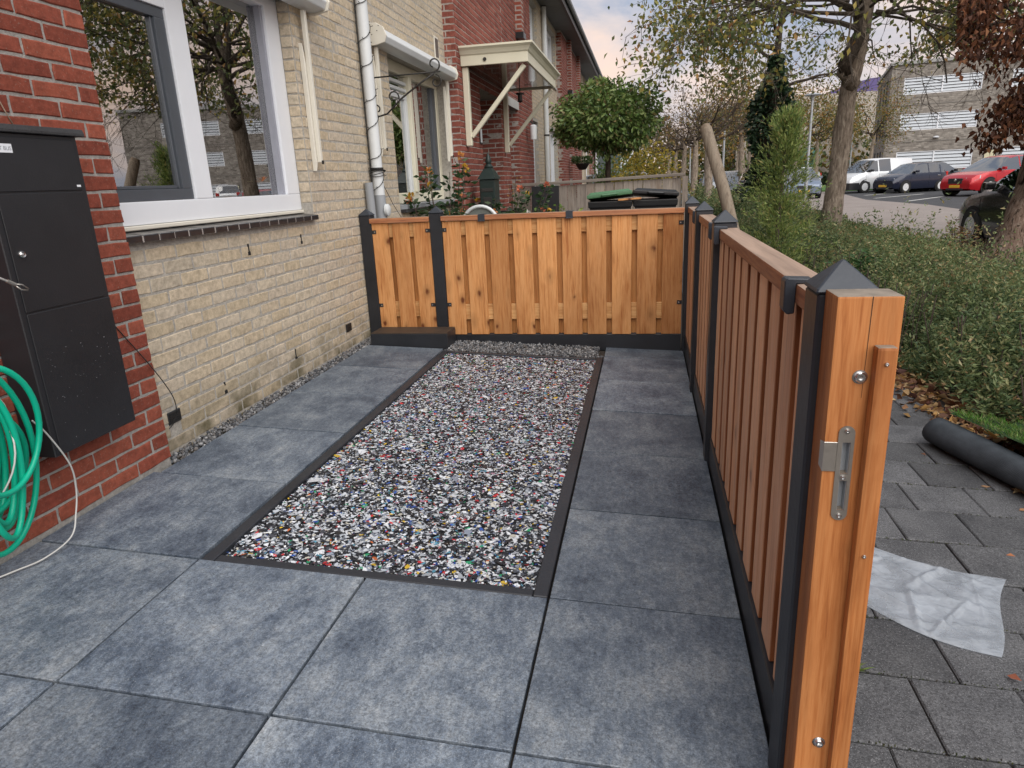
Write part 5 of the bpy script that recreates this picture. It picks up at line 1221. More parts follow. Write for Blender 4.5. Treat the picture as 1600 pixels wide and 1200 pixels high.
# ------------------------------------------------------------------ planting along the pavement
def ground_cover():
    rg = np.random.default_rng(77); from mathutils import noise as mn
    zones = [(3.2,5.85,-1.0,6.0,430,.050,.0125),(3.3,5.9,6.0,13.0,240,.068,.018),(3.4,5.95,13.,26.,120,.11,.034),(3.3,5.95,26.,58.,38,.18,.06)]
    VV = []; FF = []; CC = []; off = 0; SV = MB()
    for (x0,x1,y0,y1,dens,L,W) in zones:
        n = int((x1-x0)*(y1-y0)*dens); X = rg.uniform(x0,x1,n); Y = rg.uniform(y0,y1,n)
        hn = np.array([mn.noise((x*1.1, y*.9, 3.)) for x, y in zip(X, Y)]); hn2 = np.array([mn.noise((x*3.1, y*3.1, 9.)) for x, y in zip(X, Y)])
        edge = np.clip((X-3.24-.14*np.sin(Y*2.1))/.55, .0, 1)
        H = (.50+.36*hn+.20*hn2)*(.35+.65*edge)*rg.uniform(.6,1.25,n)
        H[(edge < .12)] *= .3
        tall = rg.random(n) < .10; H[tall] *= rg.uniform(1.3,1.8,tall.sum())
        H *= np.where(Y > 4.5, np.clip((6.5-X)/2.7, .26, 1), np.clip((6.6-X)/2., .4, 1))
        if y0 < 0: H[(Y < 1.85) & (X < 3.85)] *= .12
        per = 32
        lean = rg.normal(0,.16,(n,2))
        s = rg.uniform(.25,1.,(n,per)); P = np.zeros((n,per,3))
        P[...,0] = X[:,None]+lean[:,None,0]*s*H[:,None]*1.5; P[...,1] = Y[:,None]+lean[:,None,1]*s*H[:,None]*1.5; P[...,2] = -.18+s*H[:,None]
        a = rg.uniform(0,6.28,(n,per)); el = rg.uniform(-.1,1.15,(n,per))*s+.08
        D = np.stack([np.cos(a)*np.cos(el), np.sin(a)*np.cos(el), np.sin(el)],-1)
        P += rg.normal(0,.012,P.shape)
        patch = np.array([mn.noise((x*.8+5, y*.8, 1.)) for x, y in zip(X, Y)])
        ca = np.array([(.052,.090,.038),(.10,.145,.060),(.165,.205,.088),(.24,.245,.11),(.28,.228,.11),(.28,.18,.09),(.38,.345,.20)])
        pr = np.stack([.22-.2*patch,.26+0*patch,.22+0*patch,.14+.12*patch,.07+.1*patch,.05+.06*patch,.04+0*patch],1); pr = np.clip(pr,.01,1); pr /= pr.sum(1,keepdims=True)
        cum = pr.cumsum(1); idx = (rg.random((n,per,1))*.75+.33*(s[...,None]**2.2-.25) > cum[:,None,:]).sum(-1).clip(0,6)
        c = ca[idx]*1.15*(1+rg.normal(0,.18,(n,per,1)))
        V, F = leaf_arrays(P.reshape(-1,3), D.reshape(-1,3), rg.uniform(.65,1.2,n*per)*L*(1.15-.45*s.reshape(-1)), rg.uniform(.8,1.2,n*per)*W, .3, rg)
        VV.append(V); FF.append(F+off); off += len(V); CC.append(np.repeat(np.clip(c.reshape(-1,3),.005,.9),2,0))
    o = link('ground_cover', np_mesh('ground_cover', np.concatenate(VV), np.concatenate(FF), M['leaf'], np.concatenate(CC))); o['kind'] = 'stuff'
    # thin woody stems
    SVl = MB(); rr = random.Random(5)
    for k in range(1500):
        x = rr.uniform(3.3,5.8); y = rr.uniform(-.5,8); h = rr.uniform(.2,.5); SVl.bar((x,y,-.2),(x+rr.gauss(0,.06),y+rr.gauss(0,.06),-.2+h), .005,.005)
    o = SVl.build('cover_stems', M['twig']); o['kind'] = 'stuff'
ground_cover()
plant('shrub', 'small dense dark green bush at the pavement edge just past the cypress foot', 'shrub', (3.45, 5.35, -.2), (26, .58, .06), (44, .06, .026, [(.03,.075,.022),(.045,.10,.03),(.06,.12,.04)], None, .15), M['leaf_gloss'], spread=.30)
plant('fern', 'withered brown fern in front of the near dark car', 'fern', (5.55, 8.2, -.2), (16, .62, .10), (34, .06, .016, [(.22,.13,.05),(.28,.17,.07),(.15,.08,.035)], None, .3), M['leaf_dry'], spread=.22)
def fallen(name, n, fx, fy, cols, L=(.035,.085)):
    x = fx(n); y = fy(n); P = np.stack([x, y, SL*(np.minimum(x,3.1)+.6)+RNG.uniform(.001,.03,n)],1); D = np.stack([RNG.normal(size=n),RNG.normal(size=n),RNG.normal(0,.25,n)],1)
    V, F = leaf_arrays(P, D, RNG.uniform(*L, n), RNG.uniform(.02,.05,n), .25)
    V[:,2] = np.maximum(V[:,2], SL*(np.minimum(V[:,0],3.12)+.6)+.0015)
    o = link(name, np_mesh(name, V, F, M['leaf_dry'], np.repeat(pick_cols(n, cols, None, .25), 2, 0))); o['kind'] = 'stuff'
BR = [(.17,.075,.035),(.26,.14,.07),(.10,.045,.025),(.36,.23,.11),(.30,.17,.055),(.13,.055,.04),(.42,.30,.16)]
fallen('fallen_leaves', 3200, lambda n: 3.10+np.abs(RNG.normal(0,.24,n))-RNG.random(n)*.12, lambda n: RNG.uniform(.6,6.5,n), BR)
fallen('fallen_leaves', 160, lambda n: 3.1-RNG.gamma(1.2,.10,n), lambda n: RNG.uniform(1.3,6.,n), BR)
_lv = [((2.77,2.02),.055,(.42,.33,.2)),((2.62,1.62),.05,(.44,.32,.2)),((2.78,1.43),.028,(.26,.13,.08)),((2.96,.93),.04,(.38,.2,.1)),((2.74,.53),.03,(.32,.12,.05)),((2.42,-.12),.035,(.27,.09,.05)),((2.60,.05),.04,(.30,.12,.07)),((2.88,1.12),.04,(.33,.19,.1))]
_ll = ['pale curled leaf on the pavement short of the hedge','cream coloured leaf lying by the end of the turf roll','small brown leaf scrap left of the turf roll','tan leaf against the underside of the turf roll','reddish leaf on the pavement behind the plastic bag','small red leaf nearest the camera beside the bag','dry reddish leaf right of the bag corner','orange-brown leaf at the foot of the turf roll']
for ((x, y), L, c), lb in zip(_lv, _ll):
    V, F = leaf_arrays(np.array([[0,0,.003]]), RNG.normal(size=(1,3))*[1,1,.1], L, L*.6, .3); V[:,2] = np.maximum(V[:,2], .002)
    tag(link('fallen_leaf', np_mesh('fallen_leaf', V, F, M['leaf_dry'], np.array([c,c])), None, (x, y, patio_z(x)), (0, pv_rot, 0)), lb, 'leaf', 'single leaves on the pavement')
wd = thing('weed', 'small grass tuft in the paving joint by the foot of the gate post', 'weed', (2.045, -.165, patio_z(2.045)))
n = 40; a = RNG.uniform(0,6.28,n); leaves_obj('blades', RNG.normal(0,.006,(n,3))*[1,1,0], np.stack([np.cos(a),np.sin(a),RNG.uniform(.3,1.2,n)],1), RNG.uniform(.015,.04,n), .003, pick_cols(n,[(.13,.2,.04),(.2,.24,.06)]), M['leaf'], wd)
# moss in the joints
n = 2600; jj = RNG.integers(-3,9,n); y = -.921+.25+jj*.2525+RNG.normal(-.0025,.003,n); x = RNG.uniform(1.87,3.1,n)
P = np.stack([x, y, patio_z(0)+SL*x-.004],1); o = leaves_obj('moss', P, RNG.normal(size=(n,3))+[0,0,1], .008, .004, pick_cols(n,[(.05,.07,.02),(.08,.085,.03),(.04,.035,.025)]), M['leaf']); o['kind'] = 'stuff'

# ------------------------------------------------------------------ plastic bag and turf roll
from mathutils import noise as mn
bagc = [(2.02,.40),(2.32,.62),(2.655,.40),(2.41,-.055)]
_fr = random.Random(21); FOLDS = [(_fr.uniform(2.05,2.62), _fr.uniform(-.0,.55), _fr.uniform(-.9,.9)+(1.3 if _fr.random() < .25 else 0), _fr.uniform(.008,.035), _fr.uniform(.006,.017)) for _ in range(44)]
def bag_fn(k):
    def fn(u, v):
        e = .02*math.sin(v*7)+.015*math.sin(u*9+1)
        a = Vector((2.05-.05*v, .26+.36*v)); b = Vector((2.43+.215*v, -.045+.40*v)); p = a.lerp(b, u)
        p += Vector((.014*math.sin(v*5+1), -.075*math.sin(u*math.pi)*(1-v)+.028*math.sin(u*math.pi*2.2)*v))
        w = math.sin(math.pi*min(1,max(0,u)))**.5*math.sin(math.pi*min(1,max(0,v)))**.5 if 0 < u < 1 and 0 < v < 1 else 0
        fo = 0
        for (fx, fy, fa, fw, fh) in FOLDS:
            dq = abs((p.x-fx)*math.sin(fa)-(p.y-fy)*math.cos(fa)); al = abs((p.x-fx)*math.cos(fa)+(p.y-fy)*math.sin(fa)); fo += fh*max(0, 1-dq/fw)*max(0, 1-(al/.22)**2)
        q = Vector((p.x*7, p.y*7, k*3)); n1 = mn.noise(q*.6); cr1 = abs(mn.noise(Vector(((p.x*.8+p.y*.6)*5, (p.y*.8-p.x*.6)*26, 4.))))**.7; rid = abs(mn.noise(Vector((p.x*9+p.y*5, p.y*22-p.x*6, k*5.)))); 
        rid2 = abs(mn.noise(Vector((p.x*26, p.y*19+p.x*14, 2.+k))))
        h = (.003+w*(.010+.014*n1+fo+.003*rid2)) if k == 0 else (.0015+w*.004)
        return (p.x, p.y, patio_z(p.x)+h)
    return fn
def bag_mat():
    t = NT('clear_plastic'); v = t.coord((1,1,1), 0)
    t.set(Base_Color=(.74,.79,.85,1), Roughness=.14, Specular_IOR_Level=.8)
    tr = t.N('BsdfTransparent', None, Color=(.93,.95,.97,1)); tl_ = t.N('BsdfTranslucent', None, Color=(.74,.79,.86,1))
    m1 = t.N('MixShader', None, Fac=.35); t.link(t.b.outputs[0], m1.inputs[1]); t.link(tl_.outputs[0], m1.inputs[2])
    f = t.ramp(t.noise(v, 9, 5, .6), [(.3, .48), (.7, .80)])
    m2 = t.N('MixShader', None, Fac=f); t.link(m1.outputs[0], m2.inputs[1]); t.link(tr.outputs[0], m2.inputs[2]); t.link(m2.outputs[0], t.out.inputs['Surface'])
    t.bump(t.noise(t.coord((1,2.5,1),0), 30, 5, .6), .5, .01); return t.m
bagm = bag_mat()
bg_ = thing('plastic_bag', 'crumpled clear plastic bag lying flat on the pavement behind the gate post', 'bag')
MB().grid(bag_fn(0), 150, 110).build('top_sheet', bagm, bg_, smooth=True); MB().grid(bag_fn(1), 30, 24).build('bottom_sheet', bagm, bg_, smooth=True)
place(bg_, (2.35, .25, patio_z(2.35)))
tr_ = thing('turf_roll', 'roll of artificial grass with black backing on the pavement by the hedge', 'turf roll')
ax = Vector((.30,-.95,0)).normalized(); pr = Vector((ax.y,-ax.x,0)); A0 = Vector((2.875,1.60,0)); rad = .068; zc = patio_z(2.95)+rad+.004
rm = MB(); Ln = 1.3; ns = 26; pts_ = []
for i in range(ns+1):
    s = i/ns*Ln; o_ = A0+ax*s; rr_ = rad*(1+.03*math.sin(s*9)); z_ = patio_z(o_.x)+rad+.004
    for k in range(20):
        a = 2*math.pi*k/20; kk = .06*math.cos(a*3+s*3) ; pts_.append(o_+pr*math.cos(a)*rr_*(1+kk)+Vector((0,0,z_+math.sin(a)*rr_*(.96))))
f = [(i*20+k, i*20+(k+1) % 20, (i+1)*20+(k+1) % 20, (i+1)*20+k) for i in range(ns) for k in range(20)]
# closed rounded end made of a shrinking spiral of rings
e0 = [A0-ax*.004+pr*math.cos(2*math.pi*k/20)*rad*.8+Vector((0,0,patio_z(A0.x)+rad+.004+math.sin(2*math.pi*k/20)*rad*.8)) for k in range(20)]
e1 = [A0+ax*.03+pr*math.cos(2*math.pi*k/20)*rad*.45+Vector((0,0,patio_z(A0.x)+rad+.004+math.sin(2*math.pi*k/20)*rad*.45)) for k in range(20)]
b0 = len(pts_); pts_ += e0+e1; f += [(k, b0+k, b0+(k+1) % 20, (k+1) % 20) for k in range(20)]+[(b0+k, b0+20+k, b0+20+(k+1) % 20, b0+(k+1) % 20) for k in range(20)]+[tuple(b0+20+k for k in range(20))]
rm.add(pts_, f)
tb_ = NT('turf_backing'); v_ = tb_.coord((1,1,1),0); gr_ = tb_.N('TexWave', {'wave_type':'BANDS','bands_direction':'Y'}, Vector=v_, Scale=60., Distortion=1.5, Detail=2.).outputs['Fac']
tb_.set(Base_Color=tb_.ramp(tb_.noise(v_, 14, 5), [(.3,(.022,.029,.037)),(.7,(.05,.061,.073))]), Roughness=.65); tb_.bump(tb_.mix(.5, gr_, tb_.noise(v_,150,3)), .6, .004)
rm.build('rolled_backing', tb_.m, tr_, smooth=True)
def flap(u, v):
    s = v*1.25; o_ = A0+ax*(s+.05)-pr*(.02+u*.42); z = patio_z(o_.x)+.03+.145*(1-u*.6)+.018*math.sin(u*16+v*2)
    return (o_.x, o_.y, z)
MB().grid(flap, 24, 30).build('turf_sheet', plain('turf_base', (.02,.05,.012), .95), tr_)
n = 9000; u = RNG.random(n); v = RNG.random(n); P = np.array([flap(a, b) for a, b in zip(u, v)]); 
mk = (np.sin(u*14+v*2) > -.75); P = P[mk]; n = len(P)
bl_ = leaves_obj('grass_blades', P, np.stack([RNG.normal(0,.5,n)-.3,RNG.normal(0,.5,n),np.ones(n)*.7],1), RNG.uniform(.018,.036,n), .004, pick_cols(n,[(.06,.17,.025),(.11,.23,.04),(.17,.26,.06),(.2,.22,.09)]), M['leaf'], tr_); bl_['kind'] = 'stuff'
place(tr_, (3.1, 1.0, patio_z(3.1)))
# leaning stake
st_ = thing('tree_stake', 'weathered round timber stake leaning left behind the side fence', 'stake', (2.44, 4.30, -.15))
MB().tube([(.02,0,-.1),(-.135,.09,.55),(-.295,.19,1.15),(-.455,.29,1.665),(-.468,.30,1.70)], [.052,.052,.052,.050,.038], 14).build('pole', M['stake_wood'], st_, smooth='auto')
# ------------------------------------------------------------------ cars
def interp(pts, x):
    xs = [p[0] for p in pts]; ys = [p[1] for p in pts]; return float(np.interp(x, xs, ys))
def car(name, label, cat, loc, rz, col, L, W, H, wb, fo, r, belt, roof, pillars, group=None, z0=.20, cab_w=.74, alloy=True, trim=True, rear_plate=False, van_panel=None, lights='round', dark_bumper=False, rough=.22, det=True):
    """nose towards +x. belt: (x,z) shoulder line; roof: (x,z) from rear-glass base to windscreen base; pillars: x of solid posts"""
    t = thing(name, label, cat, loc, rz, group); p = paint(name+'_paint_%d' % len(bpy.data.materials), col, .25, rough)
    xN, xT = L/2, -L/2; xw = [xN-fo, xN-fo-wb]
    xs = set([xT, xT+.03, xT+.09, xT+.2, xN-.5, xN-.32, xN-.18, xN-.09, xN-.035, xN]+[q[0] for q in roof]+[q[0] for q in belt])
    for a in pillars: xs |= {a-.035, a+.035}
    xs |= set(np.linspace(xT+.3, xN-.3, 15)); xs = sorted(x for x in xs if xT <= x <= xN); xs = [x for i, x in enumerate(xs) if i == 0 or x-xs[i-1] > .012]
    rb, rt_, ft, fb = roof[0][0], roof[1][0], roof[-2][0], roof[-1][0]
    def half(x):
        e = max(0, abs(x)/(L/2)-.55)/.45; pl_ = 1-.17*e**3.2; wl = W/2*pl_
        end = max(0, 1-(xN-abs(x))/.10) if abs(x) > xN-.10 else 0
        zb = interp(belt, x); zz0 = z0+.06*end+(.04 if abs(x) > xN-.3 else 0)
        zr = interp(roof, x) if rb <= x <= fb else 0
        if rb <= x <= fb and zr > zb+.004:
            q = min(1, (zr-zb)/(H-zb)); wr = wl*.93-(wl*.93-W/2*cab_w)*q
            top = [(wr, zr-.05*q), (wr*.86, zr+.0), (0, zr+.022*q+.002)]
        else: top = [(wl*.86, zb+.012), (wl*.55, zb+.035), (0, zb+.045)]
        return [(wl*.80, zz0-.02), (wl*.95, zz0), (wl*.99, zz0+.14), (wl, zz0+.5*(zb-zz0)), (wl*.985, zb-.10), (wl*.93, zb)]+top, wl
    sec = [half(x)[0] for x in xs]; m = len(sec[0])
    groups = {}
    def quad(g, pts): groups.setdefault(g, MB()).add(pts, [tuple(range(len(pts)))])
    for i in range(len(xs)-1):
        xa, xb = xs[i], xs[i+1]; xm = (xa+xb)/2
        for s in (1,-1):
            for k in range(m-1):
                a, b = sec[i][k], sec[i][k+1]; c, d = sec[i+1][k+1], sec[i+1][k]
                pts = [(xa,s*a[0],a[1]),(xb,s*d[0],d[1]),(xb,s*c[0],c[1]),(xa,s*b[0],b[1])]
                if s < 0: pts = pts[::-1]
                g = 'body'
                if k == 5 and rb < xm < fb and not any(abs(xm-q) < .036 for q in pillars):
                    if van_panel is None or xm > van_panel:
                        if rt_-.25 < xm < fb-.10: g = 'side_window %d %d' % (s, sum(xm > q for q in pillars))
                if k in (6, 7):
                    if ft < xm < fb: g = 'windscreen'
                    elif rb < xm < rt_ and van_panel is None: g = 'rear_window'
                quad(g, pts)
            if i == 0 or i == len(xs)-2:
                pass
    for xi, s_ in ((xs[0], sec[0]), (xs[-1], sec[-1])):
        poly = [(xi, y, z) for y, z in s_]+[(xi, -y, z) for y, z in s_[::-1][1:]]; quad('body', poly)
    quad('body', [(xs[0],-W*.35,z0),(xs[-1],-W*.35,z0),(xs[-1],W*.35,z0),(xs[0],W*.35,z0)])
    bo = None
    for g, mb in groups.items():
        me = mb.mesh(g.split()[0], p if g == 'body' else M['car_glass'], fix=False)
        bm = bmesh.new(); bm.from_mesh(me); bmesh.ops.remove_doubles(bm, verts=bm.verts, dist=.0008); bmesh.ops.recalc_face_normals(bm, faces=bm.faces); bm.to_mesh(me); bm.free()
        me.polygons.foreach_set('use_smooth', [True]*len(me.polygons))
        try: me.set_sharp_from_angle(angle=R(42))
        except Exception: pass
        o = link(g.split()[0], me, t)
        if g == 'body': bo = o
    def wl_at(x): return half(x)[1]
    # dark cabin behind the glass
    cm = MB(); xa, xb = rb+.2, fb-.35; cm.box(xa, xb, -W*.33, W*.33, .5, interp(belt, 0)-.02); 
    for sx in (.0, -.75):
        for sy in (-.35,.35): cm.box(sx-.15+.1, sx+.05+.1, sy-.22, sy+.22, .5, min(H-.30, 1.18))
    cm.build('cabin', M['dark'], t)
    for x in xw:
        for s in (1,-1):
            y = s*(wl_at(x)*.985)
            MB().lathe([(0,-.16),(r*1.17,-.16),(r*1.17,.012),(0,.012)], (x,y,r*1.02), 24, 'y').build('wheel_arch', M['dark'], t)
            w_ = MB().lathe([(r*.64,-.10),(r*.95,-.10),(r,-.06),(r,.07),(r*.95,.10),(r*.64,.10),(r*.64,-.10)] if s > 0 else [(r*.64,.10),(r*.95,.10),(r,.06),(r,-.07),(r*.95,-.10),(r*.64,-.10),(r*.64,.10)], (x,y-s*.062,r), 28, 'y', caps=False).build('wheel', M['tyre'], t, smooth='auto')
            rm = MB(); rm.lathe([(0,.0),(r*.63,.0),(r*.63,s*.012),(r*.56,s*.016),(r*.56,s*.004),(0,s*.004)], (x,y+s*.022,r), 24, 'y')
            ns = 5 if alloy else 8
            for k in range(ns):
                a = 2*math.pi*k/ns; rm.bar((x+.03*math.cos(a),y+s*.030,r+.03*math.sin(a)), (x+r*.58*math.cos(a),y+s*.030,r+r*.58*math.sin(a)), r*.17, .012, (0,1,0))
            rm.lathe([(0,0),(r*.16,0),(r*.14,s*.016),(0,s*.02)], (x,y+s*.022,r), 12, 'y'); rm.build('rim', M['alloy'], w_, smooth='auto')
    if trim:
        zc = interp(belt, xN-.25)
        for s in (1,-1):
            yl = s*wl_at(xN-.12)*.80
            if lights == 'round':
                MB().lathe([(.0,.045),(.05,.035),(.085,.0),(.085,-.05)], (xN-.13, yl, zc-.13), 16, 'x').build('headlight', M['lens'], t, smooth=True)
                MB().lathe([(.0,.03),(.03,.02),(.045,.0),(.045,-.05)], (xN-.07, yl*.98, zc-.33), 12, 'x').build('fog_light', M['lens'], t, smooth=True)
            else:
                x1 = xN-.42; x2 = xN-.06
                v = [(x2, s*wl_at(x2)*.62, zc-.22),(x2, s*wl_at(x2)*.60, zc-.10),(x1, s*(wl_at(x1)*.965), zc-.0),(x1+.04, s*(wl_at(x1)*1.0), zc-.12),(x2-.1, s*(wl_at(x2-.1)*1.008), zc-.20)]
                v2 = [(x+.012, y+s*.008, z+.004) for x, y, z in v]; v0 = [(x-.05, y-s*.05, z-.01) for x, y, z in v]
                MB().add(v0+v2, [tuple(range(5)), tuple(range(9,4,-1))]+[(i,(i+1)%5,(i+1)%5+5,i+5) for i in range(5)]).build('headlight', M['lens'], t)
            xt_ = xT+.05
            MB().box(xT-.006, xT+.12, *sorted((s*wl_at(xt_)*.72, s*(wl_at(xt_)*1.004))), .78, 1.0).build('tail_light', M['lamp_red'], t, bevel=.02)
            xm_ = fb-.42; mm = MB(); mm.box(xm_-.06, xm_+.06, *sorted((s*(wl_at(xm_)*.95), s*(wl_at(xm_)*.95+.17))), interp(belt, xm_)+.03, interp(belt, xm_)+.15); mm.build('mirror', p if not dark_bumper else M['black_plastic'], t, bevel=.03, seg=2)
            for q in [a for a in pillars]+[fb-.10]:
                zb_ = interp(belt, q); y_ = s*(wl_at(q)*1.0)
                sm = MB(); sm.bar((q,y_-s*.0005,z0+.16),(q,y_-s*.0005,z0+.5*(zb_-z0)),.010,.006,(0,1,0)); sm.bar((q,y_-s*.0005,z0+.5*(zb_-z0)),(q,s*wl_at(q)*.985,zb_-.10),.010,.006,(0,1,0)); sm.build('door_gap', M['dark'], t)
            for q in pillars[-1:]:
                MB().box(q+.06, q+.24, *sorted((s*wl_at(q)*.985, s*(wl_at(q)*1.0+.03))), interp(belt, q)-.17, interp(belt, q)-.13).build('door_handle', M['chrome'], t, bevel=.01)
        MB().box(xN-.01, xN+.012, -.26, .26, z0+.13, z0+.24).build('number_plate', M['plate'], t, bevel=.004)
        MB().box(xT-.012, xT+.01, -.26, .26, .62, .73).build('number_plate', M['plate'], t, bevel=.004)
        MB().box(xN-.06, xN+.004, -.42, .42, z0+.02, z0+.11).build('lower_grille', M['black_plastic'], t, bevel=.01)
        if lights != 'round':
            MB().box(xN-.05, xN+.006, -.36, .36, z0+.28, zc-.10).build('grille', M['black_plastic'], t, bevel=.02)
            MB().lathe([(.0,.01),(.05,.008),(.055,.0)], (xN+.008,0,(z0+.28+zc-.10)/2+.05), 16, 'x').build('badge', M['chrome'], t)
    if dark_bumper:
        for q in (np.linspace(xN-.52, xN-.001, 9), np.linspace(xT+.001, xT+.35, 9)):
            b = MB()
            k = [(float(x)+(.012 if x > xN-.01 else -.012 if x < xT+.01 else 0), wl_at(float(x))+.010) for x in q]
            b.prism([(x, -w) for x, w in k]+[(x, w) for x, w in k[::-1]], z0-.02, z0+.36, 'z')
            b.build('bumper', M['black_plastic'], t)
    return t
def on_wheels(front, h, W, L, fo, wb, side=1):
    """car origin from the ground point of a visible front wheel; heading h; side 1 = its left side is the visible one"""
    hx = Vector((math.cos(h), math.sin(h))); lf = Vector((-hx.y, hx.x)); c = Vector(front)-hx*(L/2-fo)-lf*side*(W/2-.03); return (c.x, c.y)
GRPP = 'cars in the parking bays'
H_ = math.atan2(-.46, -.888)
q = on_wheels((14.85, 38.3), H_, 1.63, 3.56, .70, 2.3)
car('parked_car', 'small dark navy hatchback with round headlights and white wheels, nose left in the bay', 'car', (*q, -.28), H_, (.012,.016,.035), 3.56, 1.64, 1.49, 2.3, .70, .30,
    [(-1.8,.80),(-1.6,.93),(-1.1,.985),(0,.985),(.8,.97),(1.15,.93),(1.5,.82),(1.7,.70),(1.8,.60)], [(-1.66,.93),(-1.22,1.40),(-.7,1.475),(-.2,1.49),(.18,1.43),(.88,.965)], [-.42,-1.2], GRPP)
q = on_wheels((13.6, 40.9), H_, 1.85, 4.4, .90, 2.75)
car('parked_van', 'white delivery van with dark bumper parked beyond the navy hatchback', 'van', (*q, -.28), H_, (.72,.74,.76), 4.4, 1.86, 1.84, 2.75, .90, .33,
    [(-2.2,1.05),(-1,1.12),(.6,1.12),(1.25,1.10),(1.7,1.0),(2.05,.86),(2.2,.70)], [(-2.18,1.1),(-2.05,1.78),(-.5,1.84),(.2,1.82),(.55,1.74),(1.35,1.09)], [.35,-.55], GRPP, van_panel=-.5, lights='slant', dark_bumper=True, alloy=False)
q = (17.05, 41.2)
car('parked_car', 'black hatchback squeezed between the white van and the navy car, tail to the road', 'car', (*q, -.28), H_+math.pi, (.010,.011,.013), 4.0, 1.7, 1.50, 2.5, .80, .31,
    [(-2.,.85),(-1.8,.95),(-1,.97),(.6,.95),(1.1,.92),(1.6,.80),(1.9,.66),(2.,.55)], [(-1.9,.95),(-1.55,1.40),(-.7,1.49),(0,1.50),(.35,1.43),(1.15,.92)], [-.35,-1.2], GRPP, lights='slant')
q = on_wheels((15.86, 31.5), H_-.03, 1.82, 4.4, .88, 2.62)
car('parked_car', 'bright red crossover with black grille parked in front, cut by the right edge', 'car', (*q, -.28), H_-.03, (.40,.007,.014), 4.4, 1.83, 1.62, 2.62, .88, .36,
    [(-2.2,.95),(-1.9,1.06),(-1,1.06),(.4,1.03),(.95,1.02),(1.5,.96),(1.95,.86),(2.13,.74),(2.2,.62)], [(-2.12,1.05),(-1.62,1.52),(-.8,1.61),(-.2,1.62),(.2,1.55),(1.12,1.01)], [-.3,-1.25], GRPP, lights='slant', z0=.24, rough=.25)
car('parked_car', 'grey-blue car facing the street between the cypress and the big trunk', 'car', (9.3, 37.2, -.28), -math.pi/2-.05, (.16,.20,.27), 4.3, 1.78, 1.46, 2.6, .85, .31,
    [(-2.15,.85),(-1.8,.95),(-1,.95),(.6,.93),(1.1,.92),(1.7,.84),(2.0,.72),(2.15,.58)], [(-2.0,.95),(-1.5,1.36),(-.7,1.45),(0,1.46),(.4,1.40),(1.35,.90)], [-.3,-1.2], GRPP, lights='slant')
car('parked_car', 'white and black car seen from behind on the raised area by the grey building', 'car', (25.2, 42.5, .3), math.pi/2-.55, (.70,.72,.73), 4.0, 1.76, 1.52, 2.5, .8, .32,
    [(-2.,.80),(-1.8,.98),(-1,1.0),(.6,.95),(1.1,.92),(1.6,.80),(1.9,.66),(2.,.55)], [(-1.93,.97),(-1.45,1.42),(-.7,1.51),(0,1.52),(.35,1.43),(1.15,.92)], [-.35,-1.2], None)
car('parked_car', 'dark car roof just showing behind the navy hatchback', 'car', (22.4, 45.3, -.1), H_, (.02,.025,.04), 4.2, 1.75, 1.5, 2.55, .85, .32,
    [(-2.1,.85),(-1.8,.95),(-1,.97),(.6,.95),(1.1,.92),(1.7,.80),(2.0,.66),(2.1,.55)], [(-2.,.95),(-1.55,1.40),(-.7,1.49),(0,1.50),(.35,1.43),(1.2,.92)], [-.35,-1.2], GRPP)
car('parked_car', 'white roofed car half hidden by the dark hedge at the back', 'car', (13.2, 58.5, -.2), H_, (.70,.71,.72), 4.2, 1.75, 1.5, 2.55, .85, .32,
    [(-2.1,.85),(-1.8,.95),(-1,.97),(.6,.95),(1.1,.92),(1.7,.80),(2.0,.66),(2.1,.55)], [(-2.,.95),(-1.55,1.40),(-.7,1.49),(0,1.50),(.35,1.43),(1.2,.92)], [-.35,-1.2], GRPP)
# the near black car, parked along the kerb, and others further along it
KG = 'cars parked along the kerb'
car('parked_car', 'dark shiny car at the right edge beyond the ground cover, nose pointing up the street', 'car', (8.00, 10.35, -.28), math.pi/2+.02, (.012,.013,.014), 4.3, 1.78, 1.46, 2.6, .85, .32,
    [(-2.15,.85),(-1.8,.98),(-1,.98),(.6,.95),(1.0,.94),(1.6,.86),(2.0,.74),(2.15,.58)], [(-2.05,.97),(-1.5,1.36),(-.7,1.45),(0,1.46),(.35,1.40),(1.2,.93)], [-.3,-1.2], KG, lights='slant', rough=.18)
BASE = ([(-2.1,.85),(-1.8,.95),(-1,.97),(.6,.95),(1.1,.92),(1.7,.80),(2.0,.66),(2.1,.55)], [(-2.,.95),(-1.55,1.40),(-.7,1.49),(0,1.50),(.35,1.43),(1.2,.92)], [-.35,-1.2])
for (x, y, rz, c, lb) in [(6.55,31.,-math.pi/2,(.02,.025,.035),'dark car facing us just right of the leaning stake'),(6.35,37.5,-math.pi/2,(.10,.11,.12),'grey car facing us just left of the leaning stake'),(6.3,44.5,-math.pi/2,(.5,.51,.52),'pale car along the kerb far up the street, third past the stake'),(6.3,51,-math.pi/2,(.05,.07,.11),'blue car farthest up the street along the kerb')]:
    car('parked_car', lb, 'car', (x, y, -.28), rz, c, 4.2, 1.76, 1.5, 2.55, .85, .32, *BASE, KG, lights='slant')
car('parked_car', 'grey-blue car whose roof shows over the grey garden fence', 'car', (.95, 25.2, -.13), -.35, (.20,.24,.29), 4.2, 1.76, 1.5, 2.55, .85, .32, *BASE, None)

